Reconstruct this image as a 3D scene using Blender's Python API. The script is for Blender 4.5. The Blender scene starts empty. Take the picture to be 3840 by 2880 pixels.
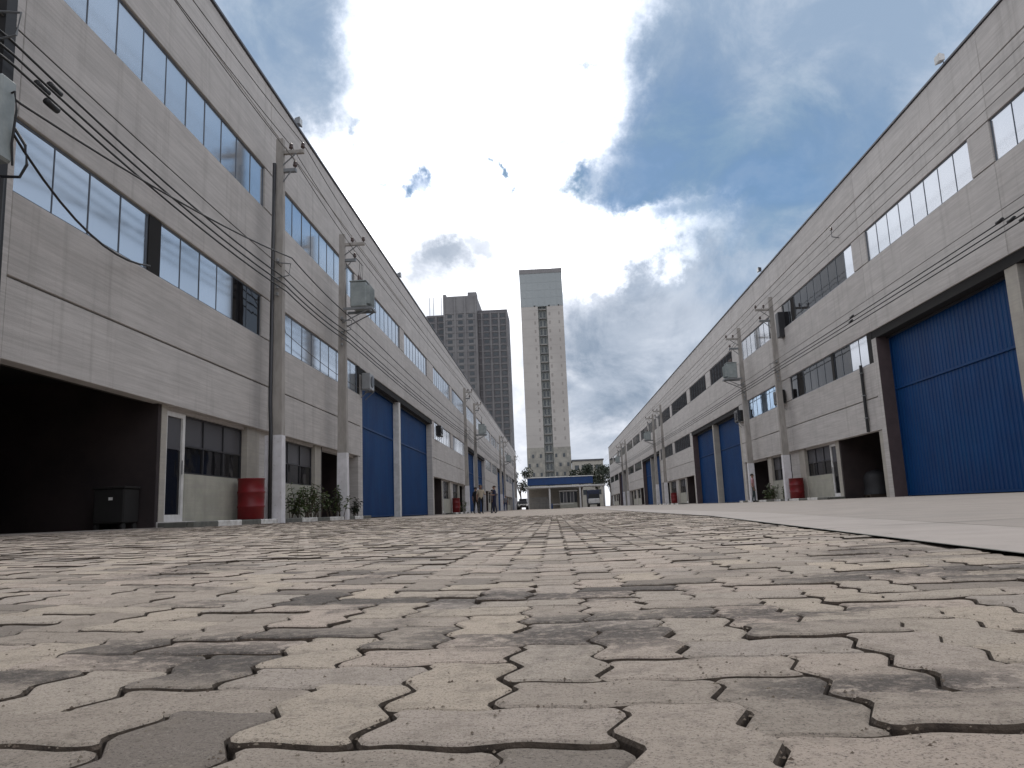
import bpy, bmesh, math, random
from mathutils import Vector, Matrix
random.seed(7)
R = math.radians
PI = math.pi
sc = bpy.context.scene
col = sc.collection

# ------------------------------------------------------------------ camera
CAMZ = 0.19
cd = bpy.data.cameras.new('camera'); cam = bpy.data.objects.new('camera', cd); col.objects.link(cam)
cd.sensor_width = 36; cd.lens = 2840.4 / 3840 * 36; cd.clip_start = 0.02; cd.clip_end = 9000
p_, y_, r_ = R(9.5055), R(-2.7724), R(-2.307)
F = Vector((math.sin(y_) * math.cos(p_), math.cos(y_) * math.cos(p_), math.sin(p_)))
R0 = F.cross(Vector((0, 0, 1))).normalized(); U0 = R0.cross(F)
RT = math.cos(r_) * R0 + math.sin(r_) * U0
UP = -math.sin(r_) * R0 + math.cos(r_) * U0
cam.matrix_world = Matrix(((RT.x, UP.x, -F.x, 0), (RT.y, UP.y, -F.y, 0), (RT.z, UP.z, -F.z, CAMZ), (0, 0, 0, 1)))
sc.camera = cam

# ------------------------------------------------------------------ sky, sun, exposure
SUN_EL, SUN_AZ = 52.0, -6.0            # azimuth measured from +Y towards +X
w = bpy.data.worlds.new('World'); sc.world = w; w.use_nodes = True
nt = w.node_tree; nt.nodes.clear()
def N(t, **k):
    n = nt.nodes.new(t)
    for a, b in k.items(): setattr(n, a, b)
    return n
def lk(a, b): nt.links.new(a, b)
def mth(op, a, b=None, c=None, clamp=False):
    n = N('ShaderNodeMath', operation=op); n.use_clamp = clamp
    for i, v in enumerate((a, b, c)):
        if v is None: continue
        if isinstance(v, (int, float)): n.inputs[i].default_value = v
        else: lk(v, n.inputs[i])
    return n.outputs[0]
def ramp(v, lo, hi, a=0.0, b=1.0):
    n = N('ShaderNodeMapRange', interpolation_type='SMOOTHSTEP')
    lk(v, n.inputs[0]); n.inputs[1].default_value = lo; n.inputs[2].default_value = hi
    n.inputs[3].default_value = a; n.inputs[4].default_value = b
    return n.outputs[0]
def noise(vec, scale, detail=6, rough=.55, dist=0.0, lac=2.0):
    n = N('ShaderNodeTexNoise'); n.inputs['Scale'].default_value = scale; n.inputs['Detail'].default_value = detail
    n.inputs['Roughness'].default_value = rough; n.inputs['Distortion'].default_value = dist
    n.inputs['Lacunarity'].default_value = lac; lk(vec, n.inputs['Vector']); return n
def mixc(f, a, b):
    n = N('ShaderNodeMix', data_type='RGBA')
    for s, v in ((n.inputs[0], f), (n.inputs[6], a), (n.inputs[7], b)):
        if isinstance(v, (int, float)): s.default_value = v
        elif isinstance(v, tuple): s.default_value = (*v, 1)
        else: lk(v, s)
    return n.outputs[2]
tc = N('ShaderNodeTexCoord'); dirv = tc.outputs['Generated']
# warp the direction a little so that the cloud masses get ragged edges
nz = noise(dirv, 4.6, 7, .66)
sub = N('ShaderNodeVectorMath', operation='SUBTRACT'); lk(nz.outputs['Color'], sub.inputs[0]); sub.inputs[1].default_value = (.5, .5, .5)
scl = N('ShaderNodeVectorMath', operation='SCALE'); lk(sub.outputs[0], scl.inputs[0]); scl.inputs['Scale'].default_value = .24
addv = N('ShaderNodeVectorMath', operation='ADD'); lk(dirv, addv.inputs[0]); lk(scl.outputs[0], addv.inputs[1])
nrm = N('ShaderNodeVectorMath', operation='NORMALIZE'); lk(addv.outputs[0], nrm.inputs[0]); wd = nrm.outputs[0]
def blob(d, r_in, r_out, vec=None, sx=1.0, sz=1.0):
    v = Vector(d).normalized()
    s = N('ShaderNodeVectorMath', operation='SUBTRACT'); lk(vec or wd, s.inputs[0]); s.inputs[1].default_value = v
    m = N('ShaderNodeVectorMath', operation='MULTIPLY'); lk(s.outputs[0], m.inputs[0]); m.inputs[1].default_value = (1 / sx, 1, 1 / sz)
    l = N('ShaderNodeVectorMath', operation='LENGTH'); lk(m.outputs[0], l.inputs[0])
    return ramp(l.outputs['Value'], r_in, r_out, 1, 0)
def mx(*a):
    o = a[0]
    for b in a[1:]: o = mth('MAXIMUM', o, b)
    return o
# stretched coordinates: clouds lie flatter near the horizon
sepd = N('ShaderNodeSeparateXYZ'); lk(dirv, sepd.inputs[0])
n_big = noise(wd, 2.3, 8, .58, .4)
n_fine = noise(dirv, 7.0, 9, .62, .5)
mulz = N('ShaderNodeVectorMath', operation='MULTIPLY'); lk(dirv, mulz.inputs[0]); mulz.inputs[1].default_value = (1, 1, 2.6)
n_flat = noise(mulz.outputs[0], 5.0, 9, .6, .3)
# bright heart of the cloud cover round the hidden sun
glow = mx(blob((-.045, .84, .54), .08, .32, sx=.66), blob((-.07, .90, .44), .05, .25, sx=.85), mth('MULTIPLY', blob((0.076, 0.934, 0.349), 0.02, 0.13, sx=1.6, sz=0.5), 0.85),
          mth('MULTIPLY', blob((-.22, .90, .36), .02, .14, sx=.8), .8))
# lavender veil on the right and upper left, with deeper blue gaps in it
veil = mx(blob((.40, .80, .46), .27, .50), blob((-.34, .76, .57), .13, .28), blob((.29, .875, .39), .14, .27))
gaps = mx(mth('MULTIPLY', blob((0.188, 0.883, 0.429), 0.03, 0.15, sx=1, sz=1), 1),
          mth('MULTIPLY', blob((0.258, 0.888, 0.381), 0.03, 0.15, sx=1.1, sz=0.8), 1),
          mth('MULTIPLY', blob((0.311, 0.853, 0.418), 0.02, 0.12, sx=1, sz=1), 0.8),
          mth('MULTIPLY', blob((0.134, 0.910, 0.392), 0.01, 0.08, sx=1.2, sz=0.6), 1),
          mth('MULTIPLY', blob((0.065, 0.909, 0.412), 0, 0.055, sx=1.3, sz=0.6), 1),
          mth('MULTIPLY', blob((0.200, 0.913, 0.356), 0.01, 0.1, sx=1.3, sz=0.5), 0.9),
          mth('MULTIPLY', blob((-0.161, 0.894, 0.417), 0.006, 0.032, sx=1, sz=1), 1),
          mth('MULTIPLY', blob((-0.055, 0.896, 0.441), 0.002, 0.02, sx=1, sz=1), 1),
          mth('MULTIPLY', blob((-0.040, 0.906, 0.420), 0, 0.018, sx=1, sz=1), 0.9),
          mth('MULTIPLY', blob((-0.196, 0.892, 0.408), 0, 0.014, sx=1, sz=1), 0.7),
          mth('MULTIPLY', blob((0.068, 0.847, 0.528), 0, 0.018, sx=1, sz=1), 0.8),
          mth('MULTIPLY', blob((0.047, 0.858, 0.512), 0, 0.016, sx=1, sz=1), 0.7),
          mth('MULTIPLY', blob((-0.024, 0.854, 0.520), 0, 0.014, sx=1, sz=1), 0.6),
          mth('MULTIPLY', blob((-0.230, 0.861, 0.453), 0, 0.016, sx=1, sz=1), 0.6),
          mth('MULTIPLY', blob((-0.008, 0.906, 0.423), 0, 0.012, sx=1, sz=1), 0.7),
          mth('MULTIPLY', blob((0.049, 0.881, 0.471), 0, 0.02, sx=1, sz=1), 0.7),
          mth('MULTIPLY', blob((-0.299, 0.776, 0.556), 0.01, 0.1, sx=1, sz=1), 0.5))
gaps = mth('MULTIPLY', gaps, ramp(n_fine.outputs['Fac'], .28, .44, .62, 1))
# grey-blue cloud undersides
greys = mx(mth('MULTIPLY', blob((-0.139, 0.939, 0.315), 0.01, 0.085, sx=1.2, sz=0.7), 0.9),
           mth('MULTIPLY', blob((-0.083, 0.940, 0.330), 0.01, 0.07, sx=1.2, sz=0.6), 0.8),
           mth('MULTIPLY', blob((-0.036, 0.951, 0.307), 0, 0.06, sx=1.2, sz=0.6), 0.7),
           mth('MULTIPLY', blob((0.122, 0.968, 0.219), 0.04, 0.15, sx=1.2, sz=0.7), 1),
           mth('MULTIPLY', blob((0.069, 0.982, 0.178), 0.03, 0.15, sx=0.8, sz=1), 1),
           mth('MULTIPLY', blob((0.143, 0.955, 0.261), 0, 0.07, sx=1.4, sz=0.4), 0.7),
           mth('MULTIPLY', blob((0.217, 0.929, 0.299), 0, 0.06, sx=1.6, sz=0.25), 0.5),
           mth('MULTIPLY', blob((.06, .99, .08), .02, .14, sz=.5), .45))
greys = mth('MULTIPLY', greys, ramp(n_flat.outputs['Fac'], .30, .56, .35, 1))
anyg = ramp(n_big.outputs['Fac'], .44, .66)
cloud = mixc(ramp(n_fine.outputs['Fac'], .36, .66), (.58, .61, .68), (.95, .96, 1.0))
cloud = mixc(mth('MULTIPLY', anyg, .75), cloud, mixc(ramp(n_flat.outputs['Fac'], .40, .62), (.42, .48, .56), (.66, .69, .74)))
lv = mixc(ramp(n_fine.outputs['Fac'], .38, .70), (.235, .315, .43), (.40, .46, .55))
cloud = mixc(mth('MULTIPLY', veil, ramp(n_big.outputs['Fac'], .2, .5, .88, 1)), cloud, lv)
cloud = mixc(mth('MULTIPLY', glow, ramp(n_fine.outputs['Fac'], .22, .50, .72, 1.0)), cloud, (2.9, 2.88, 2.95))
cloud = mixc(gaps, cloud, mixc(ramp(n_fine.outputs['Fac'], .40, .66), (.042, .115, .20), (.16, .25, .34)))
cloud = mixc(greys, cloud, mixc(ramp(n_fine.outputs['Fac'], .38, .62), (.19, .245, .325), (.36, .41, .49)))
bg_c = N('ShaderNodeBackground'); lk(cloud, bg_c.inputs[0]); bg_c.inputs[1].default_value = 1.0
sky = N('ShaderNodeTexSky', sky_type='NISHITA'); sky.sun_disc = False
sky.sun_elevation = R(SUN_EL); sky.sun_rotation = R(SUN_AZ); sky.altitude = 760
sky.air_density = 1.0; sky.dust_density = 1.0; sky.ozone_density = 1.5
bg_s = N('ShaderNodeBackground'); lk(sky.outputs[0], bg_s.inputs[0]); bg_s.inputs[1].default_value = .15
ms = N('ShaderNodeMixShader')
cover = mth('SUBTRACT', 1.0, mth('MULTIPLY', gaps, ramp(n_fine.outputs['Fac'], .30, .70, .30, .08)), clamp=True)
lk(cover, ms.inputs[0]); lk(bg_s.outputs[0], ms.inputs[1]); lk(bg_c.outputs[0], ms.inputs[2])
wo = N('ShaderNodeOutputWorld'); lk(ms.outputs[0], wo.inputs[0])

sl = bpy.data.lights.new('sun', 'SUN'); sl.energy = 1.0; sl.angle = R(16); sl.color = (1, .96, .90)
so = bpy.data.objects.new('sun', sl); col.objects.link(so)
sd = Vector((math.sin(R(SUN_AZ)) * math.cos(R(SUN_EL)), math.cos(R(SUN_AZ)) * math.cos(R(SUN_EL)), math.sin(R(SUN_EL))))
so.rotation_euler = sd.to_track_quat('Z', 'Y').to_euler(); so.location = (0, 20, 60)
sc.view_settings.view_transform = 'Standard'; sc.view_settings.look = 'None'
sc.view_settings.exposure = 0.45; sc.view_settings.gamma = 1; sc.view_settings.use_curve_mapping = False

# ------------------------------------------------------------------ materials
MATS = {}
def mat(name, c1, c2=None, scale=3.0, rough=.8, metal=0.0, bump=0.0, bscale=60.0, stretch=(1, 1, 1), spec=.5, extra=None, detail=6):
    if name in MATS: return MATS[name]
    global nt
    m = bpy.data.materials.new(name); m.use_nodes = True; keep = nt; nt = m.node_tree; nt.nodes.clear()
    out = N('ShaderNodeOutputMaterial'); b = N('ShaderNodeBsdfPrincipled'); lk(b.outputs[0], out.inputs[0])
    g = N('ShaderNodeNewGeometry'); pos = g.outputs['Position']
    mm = N('ShaderNodeVectorMath', operation='MULTIPLY'); lk(pos, mm.inputs[0]); mm.inputs[1].default_value = stretch
    nz = noise(mm.outputs[0], scale, detail, .6)
    c2 = c2 or tuple(v * .8 for v in c1)
    cc = mixc(ramp(nz.outputs['Fac'], .32, .68), c1, c2)
    if extra: cc = extra(cc, pos, g)
    lk(cc, b.inputs['Base Color']); b.inputs['Roughness'].default_value = rough; b.inputs['Metallic'].default_value = metal
    b.inputs['Specular IOR Level'].default_value = spec
    if bump:
        nb = noise(mm.outputs[0], bscale, 5, .65); bp = N('ShaderNodeBump'); bp.inputs['Strength'].default_value = bump
        bp.inputs['Distance'].default_value = .01; lk(nb.outputs['Fac'], bp.inputs['Height']); lk(bp.outputs[0], b.inputs['Normal'])
    nt = keep; MATS[name] = m; return m

def wall_extra(cc, pos, g):
    # fine horizontal trowel lines, rain streaks and soft grime, all with a shape of their own
    s1 = N('ShaderNodeVectorMath', operation='MULTIPLY'); lk(pos, s1.inputs[0]); s1.inputs[1].default_value = (.6, .6, 26)
    a = noise(s1.outputs[0], 1.0, 5, .7)
    cc = mixc(ramp(a.outputs['Fac'], .36, .68, 0, .50), cc, (.32, .30, .285))
    s2 = N('ShaderNodeVectorMath', operation='MULTIPLY'); lk(pos, s2.inputs[0]); s2.inputs[1].default_value = (3.0, 3.0, .16)
    b = noise(s2.outputs[0], 1.3, 6, .65)
    cc = mixc(ramp(b.outputs['Fac'], .50, .74, 0, .42), cc, (.27, .252, .235))
    f = noise(pos, 55, 3, .7)
    return mixc(ramp(f.outputs['Fac'], .55, .75, 0, .22), cc, (.16, .15, .14))
WALL = mat('wall_concrete', (.53, .502, .482), (.455, .432, .415), 1.1, .88, bump=.55, bscale=34, stretch=(1, 1, 3.2), extra=wall_extra)
WALL_B = mat('wall_concrete_lighter', (.56, .532, .512), (.485, .462, .445), .9, .88, bump=.5, bscale=34, stretch=(1, 1, 3.0), extra=wall_extra)
JOINT = mat('joint_filler', (.07, .065, .06), rough=.9)
PLINTH = mat('painted_low_wall', (.42, .41, .34), (.33, .33, .27), 2.2, .75, bump=.25, extra=wall_extra)
PILLAR = mat('pillar_paint', (.44, .41, .355), (.36, .335, .29), 2.0, .8, bump=.3, extra=wall_extra)
COPING = mat('coping_metal', (.10, .10, .11), rough=.5, metal=.3)
DARKIN = mat('interior_dark', (.012, .011, .011), (.008, .007, .007), .8, .9)  # near-black base puts the deep shade of the rooms into the colour
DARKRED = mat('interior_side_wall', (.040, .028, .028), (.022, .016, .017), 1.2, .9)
def glass(name, base, metal, rough, ior=1.5, wav=.02):
    if name in MATS: return MATS[name]
    global nt
    m = bpy.data.materials.new(name); m.use_nodes = True; keep = nt; nt = m.node_tree; nt.nodes.clear()
    out = N('ShaderNodeOutputMaterial'); b = N('ShaderNodeBsdfPrincipled'); lk(b.outputs[0], out.inputs[0])
    oi = N('ShaderNodeObjectInfo'); g = N('ShaderNodeNewGeometry')
    nz = noise(g.outputs['Position'], .9, 3, .5)
    v = mth('ADD', mth('MULTIPLY', oi.outputs['Random'], .16), mth('MULTIPLY', nz.outputs['Fac'], .18))
    cc = mixc(v, base, tuple(x * .55 for x in base))
    lk(cc, b.inputs['Base Color']); b.inputs['Metallic'].default_value = metal; b.inputs['Roughness'].default_value = rough
    b.inputs['IOR'].default_value = ior
    bp = N('ShaderNodeBump'); bp.inputs['Strength'].default_value = wav; bp.inputs['Distance'].default_value = .3
    n2 = noise(g.outputs['Position'], 1.6, 2, .5); lk(n2.outputs['Fac'], bp.inputs['Height']); lk(bp.outputs[0], b.inputs['Normal'])
    nt = keep; MATS[name] = m; return m
G_REFL = glass('reflective_glass', (.74, .76, .79), 1.0, .17, wav=.003)
G_BLUE = glass('blue_glass', (.30, .45, .62), 1.0, .07)
G_DARK = glass('dark_clear_glass', (.012, .012, .014), 0.0, .05, 1.28)
G_SMOKE = glass('blind_and_reflection_glass', (.09, .09, .10), 0.0, .25, 1.3)
ALU = mat('dark_aluminium', (.05, .05, .055), rough=.4, metal=.4)
FRAME = mat('window_frame_metal', (.13, .15, .18), rough=.4, metal=.3)
ALUG = mat('grey_aluminium', (.20, .21, .22), rough=.45, metal=.3)
WHITE = mat('white_paint', (.70, .69, .68), (.56, .55, .53), 4, .55, extra=None)
WHITEK = mat('worn_white_paint', (.74, .73, .71), (.50, .48, .45), 7, .8, bump=.3)
GREYK = mat('bare_kerb_concrete', (.15, .15, .13), (.10, .10, .09), 6, .9, bump=.4)
def door_extra(cc, pos, g):
    s2 = N('ShaderNodeVectorMath', operation='MULTIPLY'); lk(pos, s2.inputs[0]); s2.inputs[1].default_value = (2, 5, .25)
    b = noise(s2.outputs[0], 1.5, 5, .6)
    cc = mixc(ramp(b.outputs['Fac'], .45, .75, 0, .30), cc, (.002, .085, .215))
    f = noise(pos, 6, 6, .75); return mixc(ramp(f.outputs['Fac'], .60, .74, 0, .35), cc, (.03, .055, .11))
JAMB = mat('brown_jamb', (.085, .06, .062), rough=.7)
BLUE = mat('blue_door_paint', (.001, .040, .148), (.001, .030, .118), .6, .5, spec=.2, extra=door_extra, bump=.05, bscale=8)
BLUEF = mat('blue_fascia', (.003, .04, .15), rough=.5)
POLE = mat('pole_concrete', (.38, .355, .33), (.29, .272, .252), 3, .9, bump=.5, stretch=(2, 2, .6))
def polepaint_extra(cc, pos, g):
    f = noise(pos, 9, 5, .7)
    return mixc(ramp(f.outputs['Fac'], .58, .72, 0, .6), cc, (.35, .33, .30))
POLEW = mat('pole_white_paint', (.72, .71, .74), (.60, .59, .61), 3, .7, bump=.2, extra=polepaint_extra)
STEEL = mat('galvanised_steel', (.24, .25, .26), rough=.5, metal=.5)
BLACK = mat('black_cable', (.018, .018, .020), rough=.6)
CABLEG = mat('weathered_cable', (.075, .068, .06), rough=.7)
PORC = mat('brown_porcelain', (.08, .05, .045), rough=.3)
PORCG = mat('grey_porcelain', (.30, .31, .32), rough=.35)
TRAFO = mat('transformer_paint', (.30, .33, .33), (.22, .25, .25), 4, .5)
RED = mat('red_plastic', (.17, .003, .006), (.12, .002, .005), 2.5, .45)
LEAF = mat('leaf_green', (.030, .062, .016), (.075, .095, .028), 9, .55)
LEAFD = mat('leaf_dark', (.012, .020, .010), (.024, .036, .016), 1.5, .6)
TRUNK = mat('trunk_bark', (.08, .06, .045), rough=.9)
SKIN = mat('skin', (.32, .18, .12), rough=.6); HAIR = mat('hair', (.015, .012, .01), rough=.6)
TOWER = mat('tower_render', (.48, .45, .425), (.42, .39, .37), .12, .85)
TOWERB = mat('tower_hazed_top', (.34, .365, .375), (.31, .335, .345), .1, .5)  # haze and reflection on the upper tower put into a bluish colour
TOWERL = mat('tower_lower_cladding', (.36, .34, .30), (.24, .23, .21), .9, .85)
TWIN = mat('tower_small_window', (.33, .30, .28), rough=.5)
TOWERG = mat('tower_recess', (.24, .25, .24), (.19, .20, .195), .4, .7)
BLOCK = mat('block_tower_concrete', (.235, .228, .232), (.18, .173, .18), .25, .9)
BLOCKS = mat('block_tower_slab', (.26, .25, .255), rough=.9)
NET = mat('block_tower_net', (.16, .153, .162), (.125, .118, .128), .5, .9)
WINF = glass('far_window_glass', (.05, .06, .07), 0.0, .1)
TYRE = mat('tyre_rubber', (.02, .02, .02), rough=.9)
LAMPG = mat('lamp_lens', (.6, .6, .58), rough=.2)
VWHITE = mat('vehicle_white', (.62, .62, .62), rough=.3); VBLUE = mat('vehicle_dark_blue', (.02, .03, .07), rough=.3); VBLACK = mat('vehicle_black', (.012, .012, .014), rough=.25)

def paver_mat(name, source):
    global nt
    m = bpy.data.materials.new(name); m.use_nodes = True; keep = nt; nt = m.node_tree; nt.nodes.clear()
    out = N('ShaderNodeOutputMaterial'); b = N('ShaderNodeBsdfPrincipled'); lk(b.outputs[0], out.inputs[0])
    g = N('ShaderNodeNewGeometry'); pos = g.outputs['Position']
    if source == 'object': rnd = N('ShaderNodeObjectInfo').outputs['Random']
    elif source == 'island': rnd = g.outputs['Random Per Island']
    else:
        s = N('ShaderNodeVectorMath', operation='MULTIPLY'); lk(pos, s.inputs[0]); s.inputs[1].default_value = (6, 7, 0)
        wn = N('ShaderNodeTexWhiteNoise', noise_dimensions='3D'); fl = N('ShaderNodeVectorMath', operation='FLOOR'); lk(s.outputs[0], fl.inputs[0]); lk(fl.outputs[0], wn.inputs['Vector'])
        rnd = ramp(wn.outputs['Value'], 0, 1, .02, .80)
    cr = N('ShaderNodeValToRGB'); lk(rnd, cr.inputs[0]); e = cr.color_ramp.elements; cr.color_ramp.interpolation = 'LINEAR'
    e[0].position = 0; e[0].color = (.19, .16, .138, 1); e[1].position = 1; e[1].color = (.54, .452, .36, 1)
    for p, c in ((.06, (.26, .222, .188)), (.12, (.37, .315, .262)), (.35, (.455, .385, .322)), (.55, (.515, .425, .355)), (.72, (.42, .365, .315)), (.88, (.495, .42, .34))):
        q = e.new(p); q.color = (*c, 1)
    cc = cr.outputs[0]
    a = noise(pos, 14, 7, .72); cc = mixc(ramp(a.outputs['Fac'], .47, .68, 0, .50), cc, (.225, .19, .15))
    a2 = noise(pos, 38, 6, .75); cc = mixc(ramp(a2.outputs['Fac'], .54, .68, 0, .40), cc, (.12, .10, .082))
    # wear and damp grime lying in patches across several pavers
    s = N('ShaderNodeVectorMath', operation='MULTIPLY'); lk(pos, s.inputs[0]); s.inputs[1].default_value = (1, 1, 0)
    big = noise(s.outputs[0], 1.25, 7, .68, .6)
    patch = mth('MULTIPLY', ramp(big.outputs['Fac'], .53, .63, 0, .75), ramp(noise(pos, 60, 5, .75).outputs['Fac'], .38, .56, .25, 1))
    jag = noise(pos, 26, 5, .7)
    for (x, y, rx, ry) in ((.04, 1.22, .20, .16), (-.52, 1.12, .20, .12), (.42, 1.35, .22, .10), (-.95, .98, .28, .07), (.52, .56, .10, .07), (.36, .83, .12, .05), (1.1, 1.9, .4, .15), (-.2, 1.75, .5, .12)):
        v = N('ShaderNodeVectorMath', operation='SUBTRACT'); lk(s.outputs[0], v.inputs[0]); v.inputs[1].default_value = (x, y, 0)
        v2 = N('ShaderNodeVectorMath', operation='MULTIPLY'); lk(v.outputs[0], v2.inputs[0]); v2.inputs[1].default_value = (1 / rx, 1 / ry, 0)
        l = N('ShaderNodeVectorMath', operation='LENGTH'); lk(v2.outputs[0], l.inputs[0])
        l = mth('ADD', l.outputs['Value'], mth('MULTIPLY', mth('SUBTRACT', jag.outputs['Fac'], .5), 3.4))
        l = mth('ADD', l, mth('MULTIPLY', rnd, 1.3)); patch = mx(patch, mth('MULTIPLY', ramp(l, 1.15, 1.9, .92, 0), ramp(jag.outputs['Fac'], .36, .52, .45, 1)))
    cc = mixc(patch, cc, mixc(jag.outputs['Fac'], (.030, .025, .024), (.13, .112, .10)))
    f = noise(pos, 330, 4, .8); cc = mixc(ramp(f.outputs['Fac'], .53, .64, 0, .80), cc, (.060, .048, .040))
    f3 = noise(pos, 110, 4, .75); cc = mixc(ramp(f3.outputs['Fac'], .55, .70, 0, .5), cc, (.15, .125, .10))
    f2 = noise(pos, 190, 4, .8); cc = mixc(ramp(f2.outputs['Fac'], .30, .45, .35, 0), cc, (.62, .57, .50))
    if source == 'cell':      # joints too fine to build out here
        q = N('ShaderNodeVectorMath', operation='MULTIPLY'); lk(pos, q.inputs[0]); q.inputs[1].default_value = (3.5, 9, 0)
        jn = noise(q.outputs[0], 1.0, 4, .7); cc = mixc(ramp(jn.outputs['Fac'], .40, .66, .10, .75), cc, (.17, .14, .115))
    lk(cc, b.inputs['Base Color']); b.inputs['Roughness'].default_value = .86; b.inputs['Specular IOR Level'].default_value = .35
    nb = noise(pos, 300, 5, .75); nb2 = noise(pos, 45, 4, .6)
    h = mth('ADD', nb.outputs['Fac'], mth('MULTIPLY', nb2.outputs['Fac'], 1.5))
    bp = N('ShaderNodeBump'); bp.inputs['Strength'].default_value = .9; bp.inputs['Distance'].default_value = .005
    lk(h, bp.inputs['Height']); lk(bp.outputs[0], b.inputs['Normal'])
    nt = keep; return m
PAV_O = paver_mat('paver_concrete', 'object'); PAV_I = paver_mat('paver_concrete_far', 'island'); PAV_S = paver_mat('paved_sheet', 'cell')
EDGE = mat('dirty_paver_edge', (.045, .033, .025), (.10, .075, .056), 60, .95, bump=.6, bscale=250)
SAND = mat('joint_sand', (.022, .016, .012), (.05, .036, .026), 30, .95, bump=.8, bscale=200)
def apron_extra(cc, pos, g):
    a = noise(pos, .55, 6, .6); cc = mixc(ramp(a.outputs['Fac'], .45, .7, 0, .45), cc, (.235, .215, .195))
    f = noise(pos, 120, 4, .7); return mixc(ramp(f.outputs['Fac'], .55, .72, 0, .35), cc, (.15, .14, .13))
APRON = mat('apron_concrete', (.315, .275, .245), (.27, .238, .212), 2.0, .88, bump=.35, bscale=90, extra=apron_extra)
GUTTER = mat('gutter_concrete', (.37, .325, .295), (.325, .288, .262), 3.0, .85, bump=.3, bscale=90, extra=apron_extra)
EARTH = mat('ground_far', (.20, .19, .17), (.15, .15, .12), .05, .95)

# ------------------------------------------------------------------ mesh helpers
class MB:
    def __init__(s): s.v = []; s.f = []
    def poly(s, pts):
        k = len(s.v); s.v += [tuple(p) for p in pts]; s.f.append(tuple(range(k, k + len(pts))))
    def box(s, x0, x1, y0, y1, z0, z1, ch=0.0):
        x0, x1 = min(x0, x1), max(x0, x1); y0, y1 = min(y0, y1), max(y0, y1); z0, z1 = min(z0, z1), max(z0, z1)
        k = len(s.v)
        if ch <= 0:
            s.v += [(x, y, z) for x in (x0, x1) for y in (y0, y1) for z in (z0, z1)]
            s.f += [tuple(k + i for i in q) for q in ((0, 1, 3, 2), (4, 6, 7, 5), (0, 4, 5, 1), (2, 3, 7, 6), (0, 2, 6, 4), (1, 5, 7, 3))]
            return s
        X, Y, Z = (x0, x1), (y0, y1), (z0, z1); idx = {}
        for ix in (0, 1):
            for iy in (0, 1):
                for iz in (0, 1):
                    sx, sy, sz = 1 - 2 * ix, 1 - 2 * iy, 1 - 2 * iz
                    for a in range(3):
                        c = [X[ix] + sx * ch, Y[iy] + sy * ch, Z[iz] + sz * ch]; c[a] = (X, Y, Z)[a][(ix, iy, iz)[a]]
                        idx[(ix, iy, iz, a)] = len(s.v); s.v.append(tuple(c))
        for a in range(3):
            b, c = (a + 1) % 3, (a + 2) % 3
            for sd_ in (0, 1):
                q = []
                for (i, j) in ((0, 0), (1, 0), (1, 1), (0, 1)):
                    t = [0, 0, 0]; t[a] = sd_; t[b] = i; t[c] = j; q.append(idx[(*t, a)])
                s.f.append(tuple(q if sd_ else q[::-1]))
            for i in (0, 1):
                for j in (0, 1):
                    t0 = [0, 0, 0]; t0[b] = i; t0[c] = j; t1 = list(t0); t1[a] = 1
                    q = (idx[(*t0, b)], idx[(*t1, b)], idx[(*t1, c)], idx[(*t0, c)])
                    s.f.append(q if i != j else q[::-1])
        for ix in (0, 1):
            for iy in (0, 1):
                for iz in (0, 1):
                    q = tuple(idx[(ix, iy, iz, a)] for a in range(3)); s.f.append(q if (ix + iy + iz) % 2 else q[::-1])
        return s
    def tube(s, pts, r, n=8, r1=None, cap=True):
        pts = [Vector(p) for p in pts]; r1 = r if r1 is None else r1; k = len(s.v)
        m = len(pts)
        for i, p in enumerate(pts):
            d = (pts[min(i + 1, m - 1)] - pts[max(i - 1, 0)]).normalized()
            a = d.cross(Vector((0, 0, 1)));  a = a.normalized() if a.length > .01 else Vector((1, 0, 0)); b = d.cross(a)
            rr = r + (r1 - r) * i / max(1, m - 1)
            for j in range(n):
                t = 2 * PI * j / n; s.v.append(tuple(p + a * rr * math.cos(t) + b * rr * math.sin(t)))
        for i in range(m - 1):
            for j in range(n):
                s.f.append((k + i * n + j, k + i * n + (j + 1) % n, k + (i + 1) * n + (j + 1) % n, k + (i + 1) * n + j))
        if cap:
            s.f.append(tuple(k + j for j in range(n))[::-1]); s.f.append(tuple(k + (m - 1) * n + j for j in range(n)))
        return s
    def lathe(s, c, prof, n=20):
        k = len(s.v); m = len(prof)
        for (r, z) in prof:
            for j in range(n):
                t = 2 * PI * j / n; s.v.append((c[0] + r * math.cos(t), c[1] + r * math.sin(t), c[2] + z))
        for i in range(m - 1):
            for j in range(n):
                s.f.append((k + i * n + j, k + i * n + (j + 1) % n, k + (i + 1) * n + (j + 1) % n, k + (i + 1) * n + j))
        s.f.append(tuple(k + j for j in range(n))[::-1]); s.f.append(tuple(k + (m - 1) * n + j for j in range(n)))
        return s
    def mesh(s, name, m, smooth=False):
        me = bpy.data.meshes.new(name); me.from_pydata(s.v, [], s.f); me.materials.append(m)
        bm = bmesh.new(); bm.from_mesh(me); bmesh.ops.recalc_face_normals(bm, faces=bm.faces); bm.to_mesh(me); bm.free()
        if smooth: me.polygons.foreach_set('use_smooth', [True] * len(me.polygons))
        return me
    def build(s, name, m, parent=None, smooth=False):
        return link(name, s.mesh(name, m, smooth), parent)
def link(name, me, parent=None):
    o = bpy.data.objects.new(name, me); col.objects.link(o)
    if parent is not None:
        o.parent = parent
        o.matrix_parent_inverse = Matrix.Translation(-Vector(parent.location)) if parent.location.length and parent.get('world_parts') else Matrix()
    return o
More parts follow.
